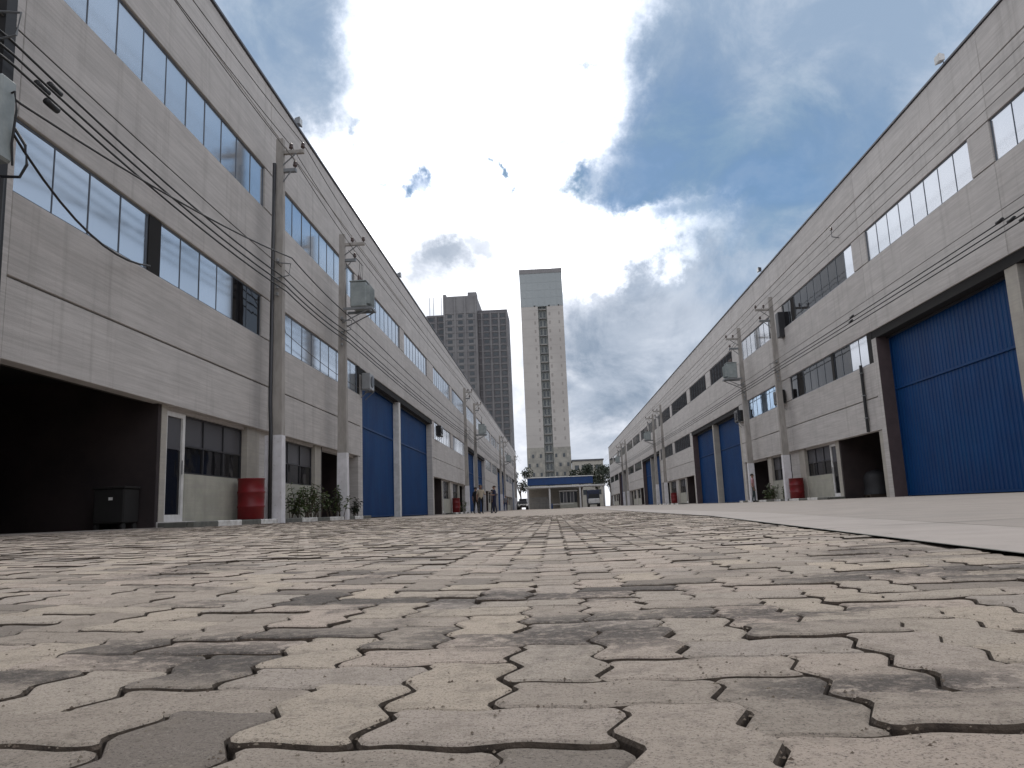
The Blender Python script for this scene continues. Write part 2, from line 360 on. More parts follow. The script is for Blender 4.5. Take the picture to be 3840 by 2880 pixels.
def thing(name, label, cat, loc=(0, 0, 0), rz=0, group=None, kind=None):
    o = bpy.data.objects.new(name, None); col.objects.link(o); o.location = loc; o.rotation_euler = (0, 0, rz)
    o.empty_display_size = .3
    return tag(o, label, cat, group, kind)
def tag(o, label=None, cat=None, group=None, kind=None):
    if label: o['label'] = label
    if cat: o['category'] = cat
    if group: o['group'] = group
    if kind: o['kind'] = kind
    return o
def copy_tree(o, parent=None):
    c = o.copy(); col.objects.link(c)
    if parent is not None: c.parent = parent
    for ch in list(o.children): copy_tree(ch, c)
    return c
def struct(name, mb, m, label=None):
    o = mb.build(name, m); o['kind'] = 'structure'
    if label: o['label'] = label
    return o

# ------------------------------------------------------------------ ground shape
def sa(x): return math.sqrt(x * x + .16) - .4
def G(x, y):
    z = (.0205 * sa(min(x, 0)) if x < 0 else .0128 * sa(x))
    if x < -7: z = .0205 * sa(-7)
    if x > 11.2: z = .0128 * sa(11.2)
    return z + .0026 * max(0, min(y, 170) - 50)
def xline(y): return 1.08 + .092 * y if y < 10 else 2.0 + .03 * (y - 10) if y < 60 else 3.5
def xline2(y): return xline(y) + (.62 if y > 3.2 else .62 + .10 * math.sin((3.2 - y) * 1.2)) + .012 * y * (y < 20) + .24 * (y >= 20)
YS = [-60, -20, -8, -4, -2] + [i * .5 for i in range(-3, 42)] + [21 + 1.5 * i for i in range(30)] + [70, 90, 110, 130, 150, 170]
def sheet(name, xl, xr, m, dz, ys, nx=14, parent=None):
    mb = MB(); ys = [y for y in ys]; rows = []
    for y in ys:
        a, b = xl(y), xr(y); row = []
        for i in range(nx + 1):
            x = a + (b - a) * i / nx; row.append(len(mb.v)); mb.v.append((x, y, G(x, y) + dz))
        rows.append(row)
    for r0, r1 in zip(rows, rows[1:]):
        for i in range(nx): mb.f.append((r0[i], r0[i + 1], r1[i + 1], r1[i]))
    o = mb.build(name, m, parent, smooth=True)
    return o
gm = MB()
xs = [-3000, -400, -60, -7.0, -3, -1, 0, 1, 3, 7, 11.2, 60, 400, 3000]; ysg = [-3000, -300, -60, 0, 30, 50, 110, 170, 400, 1500, 6000]
for y in ysg:
    for x in xs: gm.v.append((x, y, G(x, y) - .06))
n_ = len(xs)
for j in range(len(ysg) - 1):
    for i in range(n_ - 1): gm.f.append((j * n_ + i, j * n_ + i + 1, (j + 1) * n_ + i + 1, (j + 1) * n_ + i))
struct('ground', gm, EARTH, 'plain earth-coloured ground reaching past the end of the street to the horizon')

XK = -6.53                                  # left kerb face
YP = 25.0                                    # pavers are built one by one up to here
road = thing('paved_road', 'street of interlocking beige concrete pavers running down between the warehouses', None, kind='structure')
o = sheet('joint_bed', lambda y: -7.0, lambda y: xline(y), SAND, -.014, [y for y in YS if y <= YP + .6], parent=road)
o = sheet('paving_sheet', lambda y: -7.0, lambda y: xline(y) - .012, PAV_S, -.001, [YP] + [y for y in YS if y > YP], parent=road)
o = sheet('paving_sheet', lambda y: -7.0, lambda y: xline(y) - .012, PAV_S, -.001, [y for y in YS if y < -1.4], parent=road)
gut = sheet('concrete_gutter', xline, xline2, GUTTER, .007, YS); tag(gut, 'pale smooth concrete gutter strip beside the pavers', kind='structure')
apr = sheet('concrete_apron', lambda y: xline2(y) + .008, lambda y: 11.6, APRON, .007, YS, nx=20); tag(apr, 'grey concrete apron in front of the right hand warehouses', kind='structure')
bj_ = sheet('expansion_joint', lambda y: xline(y) - .007 - .0018 * y, lambda y: xline(y) + .002, GREYK, .0085, YS, nx=1, parent=road)
ej = MB()
for k in range(1, 34):
    y = 1.4 + k * 3.0; x0 = xline(y) + .01; n = 12
    for i in range(n):
        a = x0 + (11.5 - x0) * i / n; b = x0 + (11.5 - x0) * (i + 1) / n; z = .0095
        ej.poly([(a, y, G(a, y) + z), (b, y, G(b, y) + z), (b, y + .016, G(b, y) + z), (a, y + .016, G(a, y) + z)])
for y0 in range(0, 96, 3): ej.poly([(6.4, y0, G(6.4, y0) + .0105), (6.416, y0, G(6.4, y0) + .0105), (6.416, y0 + 3, G(6.4, y0 + 3) + .0105), (6.4, y0 + 3, G(6.4, y0 + 3) + .0105)])
o = ej.build('saw_cut_joint', GREYK, apr); o['kind'] = 'stuff'
fill = sheet('joint_bed', lambda y: xline(y) - .05, lambda y: xline2(y) + .05, SAND, -.012, YS, nx=3, parent=road)

# interlocking wavy pavers in herringbone bond
UU = .112; AZ = .0130; AX = .0065
def edge_pts(i0, j0, i1, j1):
    d = (i1 - i0, j1 - j0); hor = d[1] == 0; out = []
    s = 1 if (d[0] + d[1]) > 0 else -1
    ts = (0, .24, .76) if s > 0 else (1, .76, .24)
    for t in ts:
        off = 0 if t in (0, 1) else (AZ if t < .5 else -AZ)
        bi, bj = min(i0, i1), min(j0, j1)
        out.append(((bi + t) * UU, bj * UU + off * AX / AZ) if hor else (bi * UU - off, (bj + t) * UU))
    return out
def outline(hor):
    c = [(0, 0), (1, 0), (2, 0), (2, 1), (1, 1), (0, 1)] if hor else [(0, 0), (1, 0), (1, 1), (1, 2), (0, 2), (0, 1)]
    P = []
    for a, b in zip(c, c[1:] + c[:1]): P += edge_pts(*a, *b)
    return [Vector((x, y)) for x, y in P]
def inset(P, d):
    out = []; n = len(P)
    for i in range(n):
        a, b, c = P[i - 1], P[i], P[(i + 1) % n]
        e1 = (b - a).normalized(); e2 = (c - b).normalized()
        n1 = Vector((-e1.y, e1.x)); n2 = Vector((-e2.y, e2.x)); m = (n1 + n2)
        m = m / max(.5, m.dot(n1)) if m.length > 1e-6 else n1
        out.append(b + m * d)
    return out
def chaikin(P):
    out = []
    for a, b in zip(P, P[1:] + P[:1]):
        L_ = (b - a).length; t = min(.3, .006 / L_); out += [a + (b - a) * t, b - (b - a) * t]
    return out
def paver_mesh(hor, fine):
    P = outline(hor); c = Vector((1, .5)) * UU if hor else Vector((.5, 1)) * UU
    P = [p - c for p in P]
    if fine: rings = [(inset(P, .0018), -.03), (inset(P, .0014), -.0060), (inset(P, .0030), -.0022), (inset(P, .0062), 0)]
    else: rings = [(inset(P, .0020), -.015), (inset(P, .0042), 0)]
    if fine: rings = [(chaikin(q), z) for q, z in rings]
    v = []; f = []; n = len(rings[0][0])
    for q, z in rings: v += [(p.x, p.y, z) for p in q]
    for k in range(len(rings) - 1):
        for i in range(n): f.append((k * n + i, k * n + (i + 1) % n, (k + 1) * n + (i + 1) % n, (k + 1) * n + i))
    f.append(tuple((len(rings) - 1) * n + i for i in range(n)))
    return v, f
def mk(v, f, m, sm=False):
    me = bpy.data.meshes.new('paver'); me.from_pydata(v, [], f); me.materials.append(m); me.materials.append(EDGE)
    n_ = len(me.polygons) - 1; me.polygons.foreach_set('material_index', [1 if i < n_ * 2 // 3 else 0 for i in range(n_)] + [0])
    return me
near_me = {h: mk(*paver_mesh(h, True), PAV_O) for h in (True, False)}
far_vf = {h: paver_mesh(h, False) for h in (True, False)}
items = []
f1 = cd.lens / 36 * 1024
for j in range(int(-1.5 / UU), int(YP / UU) + 1):
    for i in range(int(-7.0 / UU), int(3.0 / UU)):
        c = (i - j) % 4
        if c == 0: hor, cx, cy = True, (i + 1) * UU, (j + .5) * UU
        elif c == 3: hor, cx, cy = False, (i + .5) * UU, (j + 1) * UU
        else: continue
        cx += .05
        if cx > xline(cy) + .02 or cx < -6.9: continue
        if abs(cx) > .95 * max(cy, 0) + 1.3: continue
        dep = cy * F.y + cx * F.x; lat = (cx * RT.x + cy * RT.y)
        vis = dep > .42 and abs(lat) < dep * .70 + .16
        items.append((-(1 / (dep ** 3)) if vis else 1.0, hor, cx, cy))
items.sort(key=lambda t: (t[0], t[3], t[2]))
big = MB(); rp = random.Random(3)
for k, (_, hor, cx, cy) in enumerate(items):
    gx = (G(cx + .05, cy) - G(cx - .05, cy)) / .1; gy = (G(cx, cy + .05) - G(cx, cy - .05)) / .1
    tx = gx + rp.gauss(0, .010); ty = gy + rp.gauss(0, .011); dz = rp.gauss(0, .0019); rz = rp.gauss(0, .006)
    jx, jy = rp.gauss(0, .0007), rp.gauss(0, .0007)
    if k < 300:
        o = bpy.data.objects.new('paver', near_me[hor]); col.objects.link(o); o.parent = road
        o.location = (cx + jx, cy + jy, G(cx, cy) + dz); o.rotation_euler = (math.atan(ty), -math.atan(tx), rz)
    else:
        v, f = far_vf[hor]; b = len(big.v); z0 = G(cx, cy) + dz
        cr_, sr_ = math.cos(rz), math.sin(rz)
        for x, y, z in v:
            x, y = x * cr_ - y * sr_, x * sr_ + y * cr_
            big.v.append((cx + jx + x, cy + jy + y, z0 + z + tx * x + ty * y))
        big.f += [tuple(b + q for q in ff) for ff in f]
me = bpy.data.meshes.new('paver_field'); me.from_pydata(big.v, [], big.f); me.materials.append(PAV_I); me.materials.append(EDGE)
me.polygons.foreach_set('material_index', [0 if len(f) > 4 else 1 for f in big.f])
o = bpy.data.objects.new('paver_field', me); col.objects.link(o); o.parent = road; o['kind'] = 'stuff'

gr = MB(); rg = random.Random(21)
for k in range(2600):
    y = .42 + 3.2 * rg.random() ** 1.6; x = rg.uniform(-.75, .75) * (y + .1)
    if x > xline(y) - .03: continue
    if rg.random() < .7:                       # most of it has gathered along the joints
        if rg.random() < .5: y = round(y / UU) * UU + rg.gauss(0, .003)
        else: x = round((x - .05) / UU) * UU + .05 + rg.gauss(0, .003)
    r = rg.uniform(.0008, .0024); z = G(x, y) + .0006; b = len(gr.v)
    for (dx, dy, dz) in ((1, 0, 0), (0, 1, 0), (-1, 0, 0), (0, -1, 0), (0, 0, .9)): gr.v.append((x + dx * r * rg.uniform(.6, 1.3), y + dy * r * rg.uniform(.6, 1.3), z + dz * r))
    gr.f += [(b, b + 1, b + 4), (b + 1, b + 2, b + 4), (b + 2, b + 3, b + 4), (b + 3, b, b + 4)]
o = gr.build('grit', mat('brown_grit', (.11, .08, .06), (.26, .22, .17), 90, .95), road); o['kind'] = 'stuff'

# ------------------------------------------------------------------ warehouse rows
XL, XR = -7.1, 11.2
Z_GB, Z_GR, Z_M0, Z_M1, Z_U0, Z_U1, Z_G2, Z_TOP = 2.40, 3.54, 4.74, 5.80, 8.17, 9.28, 10.60, 11.69
Z_DOOR = 5.62
def row_building(X, s, sections, label, cat_name, refl_fn, y_end):
    """X: facade plane, s: +1 if the street lies towards +x, sections: (kind, y0, y1)"""
    root = thing('warehouse_row', label, 'warehouse')
    def bx(mb, d0, d1, y0, y1, z0, z1, ch=0): mb.box(X - s * d0, X - s * d1, y0, y1, z0, z1, ch); return mb   # d = depth behind the facade plane
    def part(name, m, d0, d1, y0, y1, z0, z1, ch=0.0, parent=root): return bx(MB(), d0, d1, y0, y1, z0, z1, ch).build(name, m, parent)
    T = .24; g = .010
    def panel(y0, y1, z0, z1, m=WALL): part('wall_panel', m, rj.uniform(-.003, .004), T, y0 + g * .6, y1 - g * .6, z0 + g * 1.6, z1 - g * 1.6, .008)
    rj = random.Random(int(abs(X) * 10))
    ya, yb = sections[0][1], sections[-1][2]
    # dark backing in the joints
    jb = MB()
    def window(y0, y1, z0, z1, npan, fn, row):
        wn = MB(); fr = .022
        bx(wn, .045, .10, y0, y1, z0, z0 + fr); bx(wn, .045, .10, y0, y1, z1 - fr, z1); bx(wn, .045, .10, y0, y0 + fr, z0 + fr, z1 - fr); bx(wn, .045, .10, y1 - fr, y1, z0 + fr, z1 - fr)
        for k in range(1, npan):
            yy = y0 + (y1 - y0) * k / npan; bx(wn, .050, .09, yy - .007, yy + .007, z0 + fr, z1 - fr)
        wo_ = wn.build('window', FRAME, root)
        for k in range(npan):
            p0 = y0 + (y1 - y0) * k / npan + .010; p1 = y0 + (y1 - y0) * (k + 1) / npan - .010
            t = rj.uniform(-.002, .002)
            mb = MB(); a = X - s * (.062 + t); b = X - s * (.062 - t)
            mb.poly([(a, p0, z0 + fr), (b, p1, z0 + fr), (b, p1, z1 - fr), (a, p0, z1 - fr)])
            a2 = a - s * .008; b2 = b - s * .008
            mb.poly([(a2, p0, z0 + fr), (a2, p0, z1 - fr), (b2, p1, z1 - fr), (b2, p1, z0 + fr)])
            me_ = bpy.data.meshes.new('pane'); me_.from_pydata(mb.v, [], mb.f); me_.materials.append(fn(row, (p0 + p1) / 2)); link('pane', me_, wo_)
    def spandrels(y0, y1, z0, z1, gap=9.3, m=None):
        n = max(1, round((y1 - y0) / gap))
        for k in range(n): panel(y0 + (y1 - y0) * k / n, y0 + (y1 - y0) * (k + 1) / n, z0, z1, m or rj.choice((WALL, WALL, WALL_B)))
    for kind, y0, y1 in sections:
        L_ = y1 - y0; ym = (y0 + y1) / 2; far = y0 > 95
        # upper storey common to all
        spandrels(y0, y1, Z_G2, Z_TOP); spandrels(y0, y1, Z_U1, Z_G2)
        wins = UW.get((X, round(y0)), [(y0 + .75, ym - .45), (ym + .6, y1 - .7)])
        ys_ = [y0] + [q for wv in wins for q in wv] + [y1]
        for a, b in zip(ys_[::2], ys_[1::2]):
            if b - a > .05: panel(a, b, Z_U0, Z_U1, WALL_B)
        for a, b in wins: window(a, b, Z_U0, Z_U1, max(1, round((b - a) / .87)) if not far else 4, refl_fn, 'u')
        if kind == 'office':
            spandrels(y0, y1, Z_M1, Z_U0)
            mw = MW.get((X, round(y0)), [(y0 + .75, ym - .6), (ym + .6, y1 - .6)])
            ys_ = [y0] + [q for wv in mw for q in wv] + [y1]
            for a, b in zip(ys_[::2], ys_[1::2]):
                if b - a > .05: (panel(a, b, Z_M0, Z_M1, WALL_B) if b - a > .45 else part('window_post', DARKIN, .02, T, a, b, Z_M0 + .002, Z_M1 - .002))
            for a, b in mw: window(a, b, Z_M0, Z_M1, max(1, round((b - a) / .87)) if not far else 4, refl_fn, 'm')
            spandrels(y0, y1, Z_GR, Z_M0); spandrels(y0, y1, Z_GB, Z_GR)
            # ground floor, set back .18 m from the panels above
            D0, D1 = .18, .40; k = L_ / 18.6; zf = G(X, y0 + 5) + .11
            q = [y0 + v * k for v in (0, 4.25, 4.6, 5.35, 8.3, 10.4, 13.5, 14.15, 18.25, 18.6)]
            if abs(y0 - 9.3) < .1 and s > 0: q = [9.3, 13.66, 13.86, 14.66, 17.6, 19.75, 22.85, 23.45, 27.55, 27.9]
            zt = Z_GB + .25
            part('pillar', PILLAR, .12, D1, q[1], q[2], zf - .2, zt)
            # glazed door
            fr = MB(); bx(fr, .16, .26, q[2] + .002, q[2] + .10, zf, 2.34); bx(fr, .16, .26, q[3] - .10, q[3], zf, 2.34); bx(fr, .16, .26, q[2] + .10, q[3] - .10, 2.25, 2.34); bx(fr, .16, .26, q[2] + .10, q[3] - .10, zf, zf + .13)
            dr = fr.build('door', WHITE, root)
            part('pane', G_DARK, .20, .21, q[2] + .10, q[3] - .10, zf + .13, 1.62, parent=dr); part('pane', G_SMOKE, .20, .21, q[2] + .10, q[3] - .10, 1.625, 2.25, parent=dr)  # grey of the upper pane is a reflection put into the colour
            hd = MB(); hd.tube([(X - s * .13, q[3] - .14, 1.15), (X - s * .13, q[3] - .14, 1.42)], .012, 6); hd.build('handle', STEEL, dr)
            part('door_step', WALL_B, -.06, .45, q[2] - .25, q[3] + .1, zf - .13, zf - .003, .01)
            part('lintel', WALL_B, D0, D1, q[2], q[8], 2.345, zt)
            for (a, b) in ((q[3], q[4]), (q[5], q[6])):
                part('low_wall', PLINTH, D0 - .04, D1, a + .002, b - .002, zf - .2, 1.17)
                wn = MB(); n = 3
                bx(wn, .24, .30, a, b, 1.172, 1.21); bx(wn, .24, .30, a, b, 2.31, 2.343); bx(wn, .24, .30, a, b, 1.72, 1.755)
                for i in range(n + 1):
                    yy = a + (b - a) * i / n; yy = min(max(yy, a + .02), b - .02); bx(wn, .235, .305, yy - .018, yy + .018, 1.212, 2.308)
                wo_ = wn.build('window', ALU, root)
                for i in range(n):
                    p0 = a + (b - a) * i / n + .02; p1 = a + (b - a) * (i + 1) / n - .02
                    part('pane', G_DARK, .265, .272, p0, p1, 1.212, 1.718, parent=wo_); part('blind', G_SMOKE, .265, .272, p0, p1, 1.757, 2.308, parent=wo_)
            part('pillar', PILLAR, .10, D1, q[4] + .001, q[4] + .75, zf - .2, zt); part('pillar', WALL_B, .16, D1 + .02, q[4] + .753, q[5] - .001, zf - .2, zt)
            part('pillar', PILLAR, .12, D1, q[6] + .001, q[7], zf - .2, zt); part('pillar', WALL, .0, D1, q[8], q[9] - .004, zf - .2, Z_GB - .012)
            if y0 > 10: part('pillar', PILLAR, .02, D1, q[0] + .004, q[0] + .30, zf - .2, Z_GB - .012)
            # rooms behind
            for a, b in ((q[1] - .12, q[1] - .002), (q[7] + .002, q[7] + .12), (q[0] - .1, q[0] + .001), (q[9] - .1, q[9] + .001)):
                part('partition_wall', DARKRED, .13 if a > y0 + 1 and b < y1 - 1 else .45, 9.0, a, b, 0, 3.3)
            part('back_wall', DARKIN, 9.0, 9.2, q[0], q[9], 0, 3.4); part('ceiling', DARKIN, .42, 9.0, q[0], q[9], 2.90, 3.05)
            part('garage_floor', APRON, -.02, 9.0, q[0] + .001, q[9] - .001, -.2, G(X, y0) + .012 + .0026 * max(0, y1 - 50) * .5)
        else:
            lp = [y0, y0 + .35, ym - .16, ym + .16, y1 - .35, y1]
            if X > 0 and abs(y1 - 26.2) < .1: lp = [y0, y0 + .35, 17.95, 18.45, 25.85, 26.2]
            if X < 0 and abs(y0 - 27.9) < .1: lp = [27.9, 28.2, 35.35, 35.75, 44.85, 45.2]
            spandrels(y0, y1, Z_DOOR + .16, Z_U0)
            dd = .32 if X < 0 else .42
            part('lintel', DARKIN, .03, .60, lp[0] + .01, lp[5] - .01, Z_DOOR - .10, Z_DOOR + .165)
            part('pillar', PILLAR if X > 0 else WALL_B, .0, .55, lp[0] + .006, lp[1], 0, Z_DOOR - .103)
            part('pillar', PILLAR if X > 0 else WHITE, .05, .55, lp[2], lp[3], 0, Z_DOOR - .103)
            part('pillar', WALL_B, .0, .55, lp[4], lp[5] - .006, 0, Z_DOOR - .103)
            if X > 0: part('door_jamb', JAMB, .004, .44, lp[4] - .03, lp[4] - .001, 0, Z_DOOR - .105)
            for a, b in ((lp[1], lp[2]), (lp[3], lp[4])):
                dw = b - a; zf = G(X, a) + .03; zm = 3.72
                f_ = MB(); bx(f_, dd, dd + .08, a + .01, a + .09, zf, Z_DOOR - .14); bx(f_, dd, dd + .08, b - .09, b - .01, zf, Z_DOOR - .14)
                bx(f_, dd - .01, dd + .08, a + .09, b - .09, zm - .035, zm + .035); bx(f_, dd, dd + .08, a + .09, b - .09, zf, zf + .07)
                d_ = f_.build('sliding_door', BLUE, root)
                ns = max(3, round(dw / 1.15)) if not far else 2
                for lvl in ((zf + .072, zm - .037), (zm + .037, Z_DOOR - .14)):
                    for i in range(ns):
                        c0 = a + .092 + (dw - .184) * i / ns + .002; c1 = a + .092 + (dw - .184) * (i + 1) / ns - .002
                        nr = max(1, round((c1 - c0) / .19)); pr = []
                        for r__ in range(nr):
                            b0 = c0 + (c1 - c0) * r__ / nr; wv = (c1 - c0) / nr
                            pr += [(b0, .040), (b0 + wv * .42, .040), (b0 + wv * .55, .028), (b0 + wv * .87, .028)]
                        pr.append((c1, .040)); mb = MB()
                        for (ya_, da), (yb_, db) in zip(pr, pr[1:]):
                            mb.poly([(X - s * (dd + da), ya_, lvl[0]), (X - s * (dd + db), yb_, lvl[0]), (X - s * (dd + db), yb_, lvl[1]), (X - s * (dd + da), ya_, lvl[1])])
                        me_ = bpy.data.meshes.new('door_sheet'); me_.from_pydata(mb.v, [], mb.f); me_.materials.append(BLUE); link('door_sheet', me_, d_)
                part('door_track', ALU, dd - .08, dd - .02, a, b, Z_DOOR - .18, Z_DOOR - .11)
            part('back_wall', DARKIN, .56, .70, y0, y1, 0, Z_DOOR)
    part('wall_core', JOINT, .20, .44, ya + .02, yb - .02, Z_DOOR + .17, Z_TOP - .10)
    for kind, y0, y1 in sections:
        if kind == 'office': part('wall_core', JOINT, .205, .42, y0 + .01, y1 - .01, Z_GB + .05, Z_DOOR + .1)
    part('roof_slab', COPING, .02, 24, ya + .01, yb - .01, Z_TOP + .001 - .35, Z_TOP - .30)
    cp = MB(); n = int((yb - ya) / 6)
    for k in range(n): bx(cp, -.045, .30, ya + (yb - ya) * k / n + .006, ya + (yb - ya) * (k + 1) / n - .006, Z_TOP, Z_TOP + .05 + rj.uniform(0, .012))
    cp.build('coping', COPING, root)
    part('rear_wall', WALL, 23.7, 24, ya, yb, 0, Z_TOP); part('end_wall', WALL, .45, 23.7, ya, ya + .2, 0, Z_TOP - .4); part('end_wall', WALL, .45, 23.7, yb - .2, yb, 0, Z_TOP - .4)
    return root
UW = {(XL, 9): [(9.9, 18.2), (19.6, 27.2)], (XL, 28): [(28.35, 35.75), (36.75, 43.7)],
      (XR, 10): [(10.4, 18.1), (19.1, 25.75)], (XR, 26): [(26.95, 35.5), (37.1, 44.2)], (XR, 45): [(45.75, 52.4), (53.95, 60.4)]}
MW = {(XL, 9): [(9.3, 12.78), (13.2, 18.12), (19.6, 27.6)], (XR, 26): [(26.6, 29.85), (30.1, 35.35), (37.3, 43.1)]}
def refl_L(row, y):
    if row == 'm' and 16.1 < y < 18.2: return G_DARK
    return G_REFL
def refl_R(row, y):
    if row == 'u':
        if y < 27.7 or 38.4 < y < 43.2: return G_REFL
        if 43.2 <= y < 44: return G_REFL
        return G_DARK
    if y < 28.6: return G_REFL
    if 37.2 < y < 43.2: return G_BLUE
    return G_DARK
SL = [('doors', -7.9, 9.3), ('office', 9.3, 27.9), ('doors', 27.9, 45.2), ('office', 45.2, 62.9), ('doors', 62.9, 80.2), ('office', 80.2, 97.8), ('doors', 97.8, 115), ('office', 115, 132.6), ('doors', 132.6, 150)]
SR = [('office', -8.5, 10.0), ('doors', 10.0, 26.2), ('office', 26.2, 45.2), ('doors', 45.2, 61.0), ('office', 61.0, 79.6), ('doors', 79.6, 95.6), ('office', 95.6, 114.2), ('doors', 114.2, 130.2), ('office', 130.2, 150)]
left = row_building(XL, 1, SL, 'long grey concrete warehouse row on the left with mirrored window bands and blue doors', 'l', refl_L, 150)
right = row_building(XR, -1, SR, 'long grey concrete warehouse row on the right with large blue doors and dark windows', 'r', refl_R, 150)
# the large near opening on the left is an open gate: widen it towards the camera
def wall_item(name, m, parent, *b, ch=.01): return MB().box(*b, ch).build(name, m, parent)

# downpipe on the right facade beside the blue door
dp = MB(); dp.tube([(XR - .07, 27.15, 2.42), (XR - .07, 27.15, 4.80)], .055, 10)
o = dp.build('downpipe', BLACK, right)
for z in (2.9, 3.7, 4.5): wall_item('pipe_clip', STEEL, o, XR - .14, XR - .004, 27.08, 27.22, z, z + .03, ch=.004)

# ------------------------------------------------------------------ side walks with painted kerbs
def sidewalk(x0, x1, y0, y1, label):
    """x0 = kerb face, x1 = facade"""
    s = thing('sidewalk', label, None, kind='structure')
    sg = 1 if x1 > x0 else -1
    zt = lambda y: G(x0, y) + .105
    y = y0; white = False; rr = random.Random(int(abs(x0 * 10 + y0)))
    while y < y1 - .05:
        ln = 1.28 if not white else 1.42
        ln = min(ln * rr.uniform(.75, 1.05), y1 - y)
        mb = MB().box(x0, x0 + sg * .13, y + .006, y + ln - .006, G(x0, y) - .06, zt(y) + rr.uniform(-.004, .004), .014)
        k_ = mb.build('kerb_stone', WHITEK if white else GREYK, s)
        if white: k_['label'] = 'white painted kerb stone'
        y += ln; white = not white
    MB().box(x0 + sg * .134, x1 + sg * .3, y0 + .14, y1 - .002, G(x0, y0) - .06, zt(y0) - .008, .006).build('footpath_slab', APRON, s)
    MB().box(x0 + sg * .134, x1 + sg * .10, y0, y0 + .132, G(x0, y0) - .06, zt(y0), .012).build('kerb_stone', GREYK, s)
    return s
sidewalk(XK, XL, 13.6, 27.2, 'narrow footpath with white and grey painted kerb by the near left warehouse')
sidewalk(XK, XL, 49.4, 62.7, 'far narrow footpath with painted kerb along the left warehouse row')
sidewalk(10.62, XR, 30.4, 44.6, 'narrow footpath with pale kerb by the right warehouse beside the red drum')
sidewalk(10.62, XR, 65.2, 79.0, 'far narrow footpath with kerb along the right warehouse row')
lz = MB().box(-7.0, XK + .42, 9.4, 13.2, 0, .121); struct('garage_ramp', lz, GUTTER, 'pale concrete threshold ramp in front of the near left garage opening')
def ground_at(x, y): return G(x, y) + (.10 if (x < XK or x > 10.62) else 0)

# ------------------------------------------------------------------ power poles
def pole(x, y, s, zt, label, insul=True, trafo=False, switchbox=False, arms=((9.55, .62), (9.05, .42)), wide=False, shade=POLE):
    z0 = G(x, y) - .05; zw = 2.22 + .0026 * max(0, y - 50)
    r = thing('utility_pole', label, 'utility pole', (x, y, 0), group='concrete power poles along the street')
    def sec(mb, w0, w1, d0, d1, za, zb):
        k = len(mb.v)
        for w_, d_, z in ((w0, d0, za), (w1, d1, zb)): mb.v += [(-w_, -d_, z), (w_, -d_, z), (w_, d_, z), (-w_, d_, z)]
        mb.f += [(k, k + 1, k + 2, k + 3), (k + 4, k + 5, k + 6, k + 7)] + [(k + i, k + (i + 1) % 4, k + 4 + (i + 1) % 4, k + 4 + i) for i in range(4)]
    def W(z): t = (z - z0) / (zt - z0); return .165 - .075 * t
    mb = MB(); sec(mb, W(zw), W(zt), W(zw) * .8, W(zt) * .8, zw, zt); sh = mb.build('shaft', shade, r)
    mb = MB(); sec(mb, W(z0) + .006, W(zw) + .006, W(z0) * .8 + .006, W(zw) * .8 + .006, z0, zw + .001); mb.build('painted_base', POLEW, r)
    if wide: MB().box(-.27, -W(z0) - .008, -.12, .12, z0, zw, .008).build('painted_base', POLEW, r)
    for k, (az, al) in enumerate(arms):
        mb = MB(); mb.box(-.10 * s, al * s, -.05, .05, az - .05, az + .05, .008); a = mb.build('crossarm', STEEL if k else shade, r)
        mb = MB(); mb.tube([(0, -.06, az - .45), (al * .7 * s, -.06, az - .06)], .018, 6); mb.build('brace', STEEL, r)
        for t in ((.95, .45) if k == 0 else (.92,)):
            mb = MB(); mb.lathe((al * t * s, 0, az + .05), [(.018, 0), (.018, .05), (.055, .06), (.06, .10), (.035, .11), (.05, .13), (.045, .17), (.02, .20)], 10); mb.build('insulator', PORC, a, True)
    mb = MB(); mb.tube([(0, -W(6.4) - .02, 6.55), (s * .34, -W(6.4) - .02, 6.50), (s * .30, -W(6.4) - .02, 6.2), (0, -W(6.4) - .02, 6.15)], .016, 6); mb.build('cable_bracket', STEEL, r)
    for z in (5.72, 5.90, 6.08, 6.60):
        mb = MB(); mb.lathe((s * .02, -W(z) - .05, z - .04), [(.03, 0), (.045, .02), (.03, .04), (.045, .06), (.03, .08)], 8); mb.build('insulator', PORCG, r, True)
    if trafo: transformer(r, s, W)
    if switchbox:
        MB().box(-s * .22, -s * .55, -.25, .2, 7.75, 8.95, .02).build('equipment_box', ALU, r)
    return r
def transformer(r, s, W, zb=6.95, x0=.34):
    b = MB(); b.box(.10 * s, 1.05 * s, -.30, -.24, zb - .12, zb - .04); b.box(.10 * s, 1.05 * s, .24, .30, zb - .12, zb - .04); b.box(.98 * s, 1.05 * s, -.24, .24, zb - .12, zb - .04)
    b.tube([(0.05 * s, -.27, zb - .55), (.95 * s, -.27, zb - .12)], .022, 6); b.tube([(.05 * s, .27, zb - .55), (.95 * s, .27, zb - .12)], .022, 6); b.build('bracket', STEEL, r)
    t = MB().box(s * x0, s * (x0 + .52), -.34, .34, zb - .04, zb + .80, .03); tk = t.build('tank', TRAFO, r)
    fn = MB()
    for k in range(6): fn.box(s * (x0 + .521), s * (x0 + .66), -.31 + k * .115, -.29 + k * .115, zb + .06, zb + .68)
    fn.build('cooling_fin', TRAFO, tk)
    MB().box(s * (x0 - .02), s * (x0 + .54), -.36, .36, zb + .802, zb + .84, .008).build('lid', TRAFO, r)
    for k in range(3):
        mb = MB(); mb.lathe((s * (x0 + .26), -.22 + .22 * k, zb + .84), [(.03, 0), (.05, .03), (.03, .05), (.05, .08), (.03, .10), (.045, .13), (.02, .22)], 10); mb.build('bushing', PORC, r, True)
        mb = MB(); mb.tube([(s * (x0 + .26), -.22 + .22 * k, zb + 1.05), (s * (x0 + .3), -.2 + .2 * k, zb + 1.5), (s * .2, 0, zb + 2.0)], .008, 5); mb.build('lead_wire', BLACK, r)
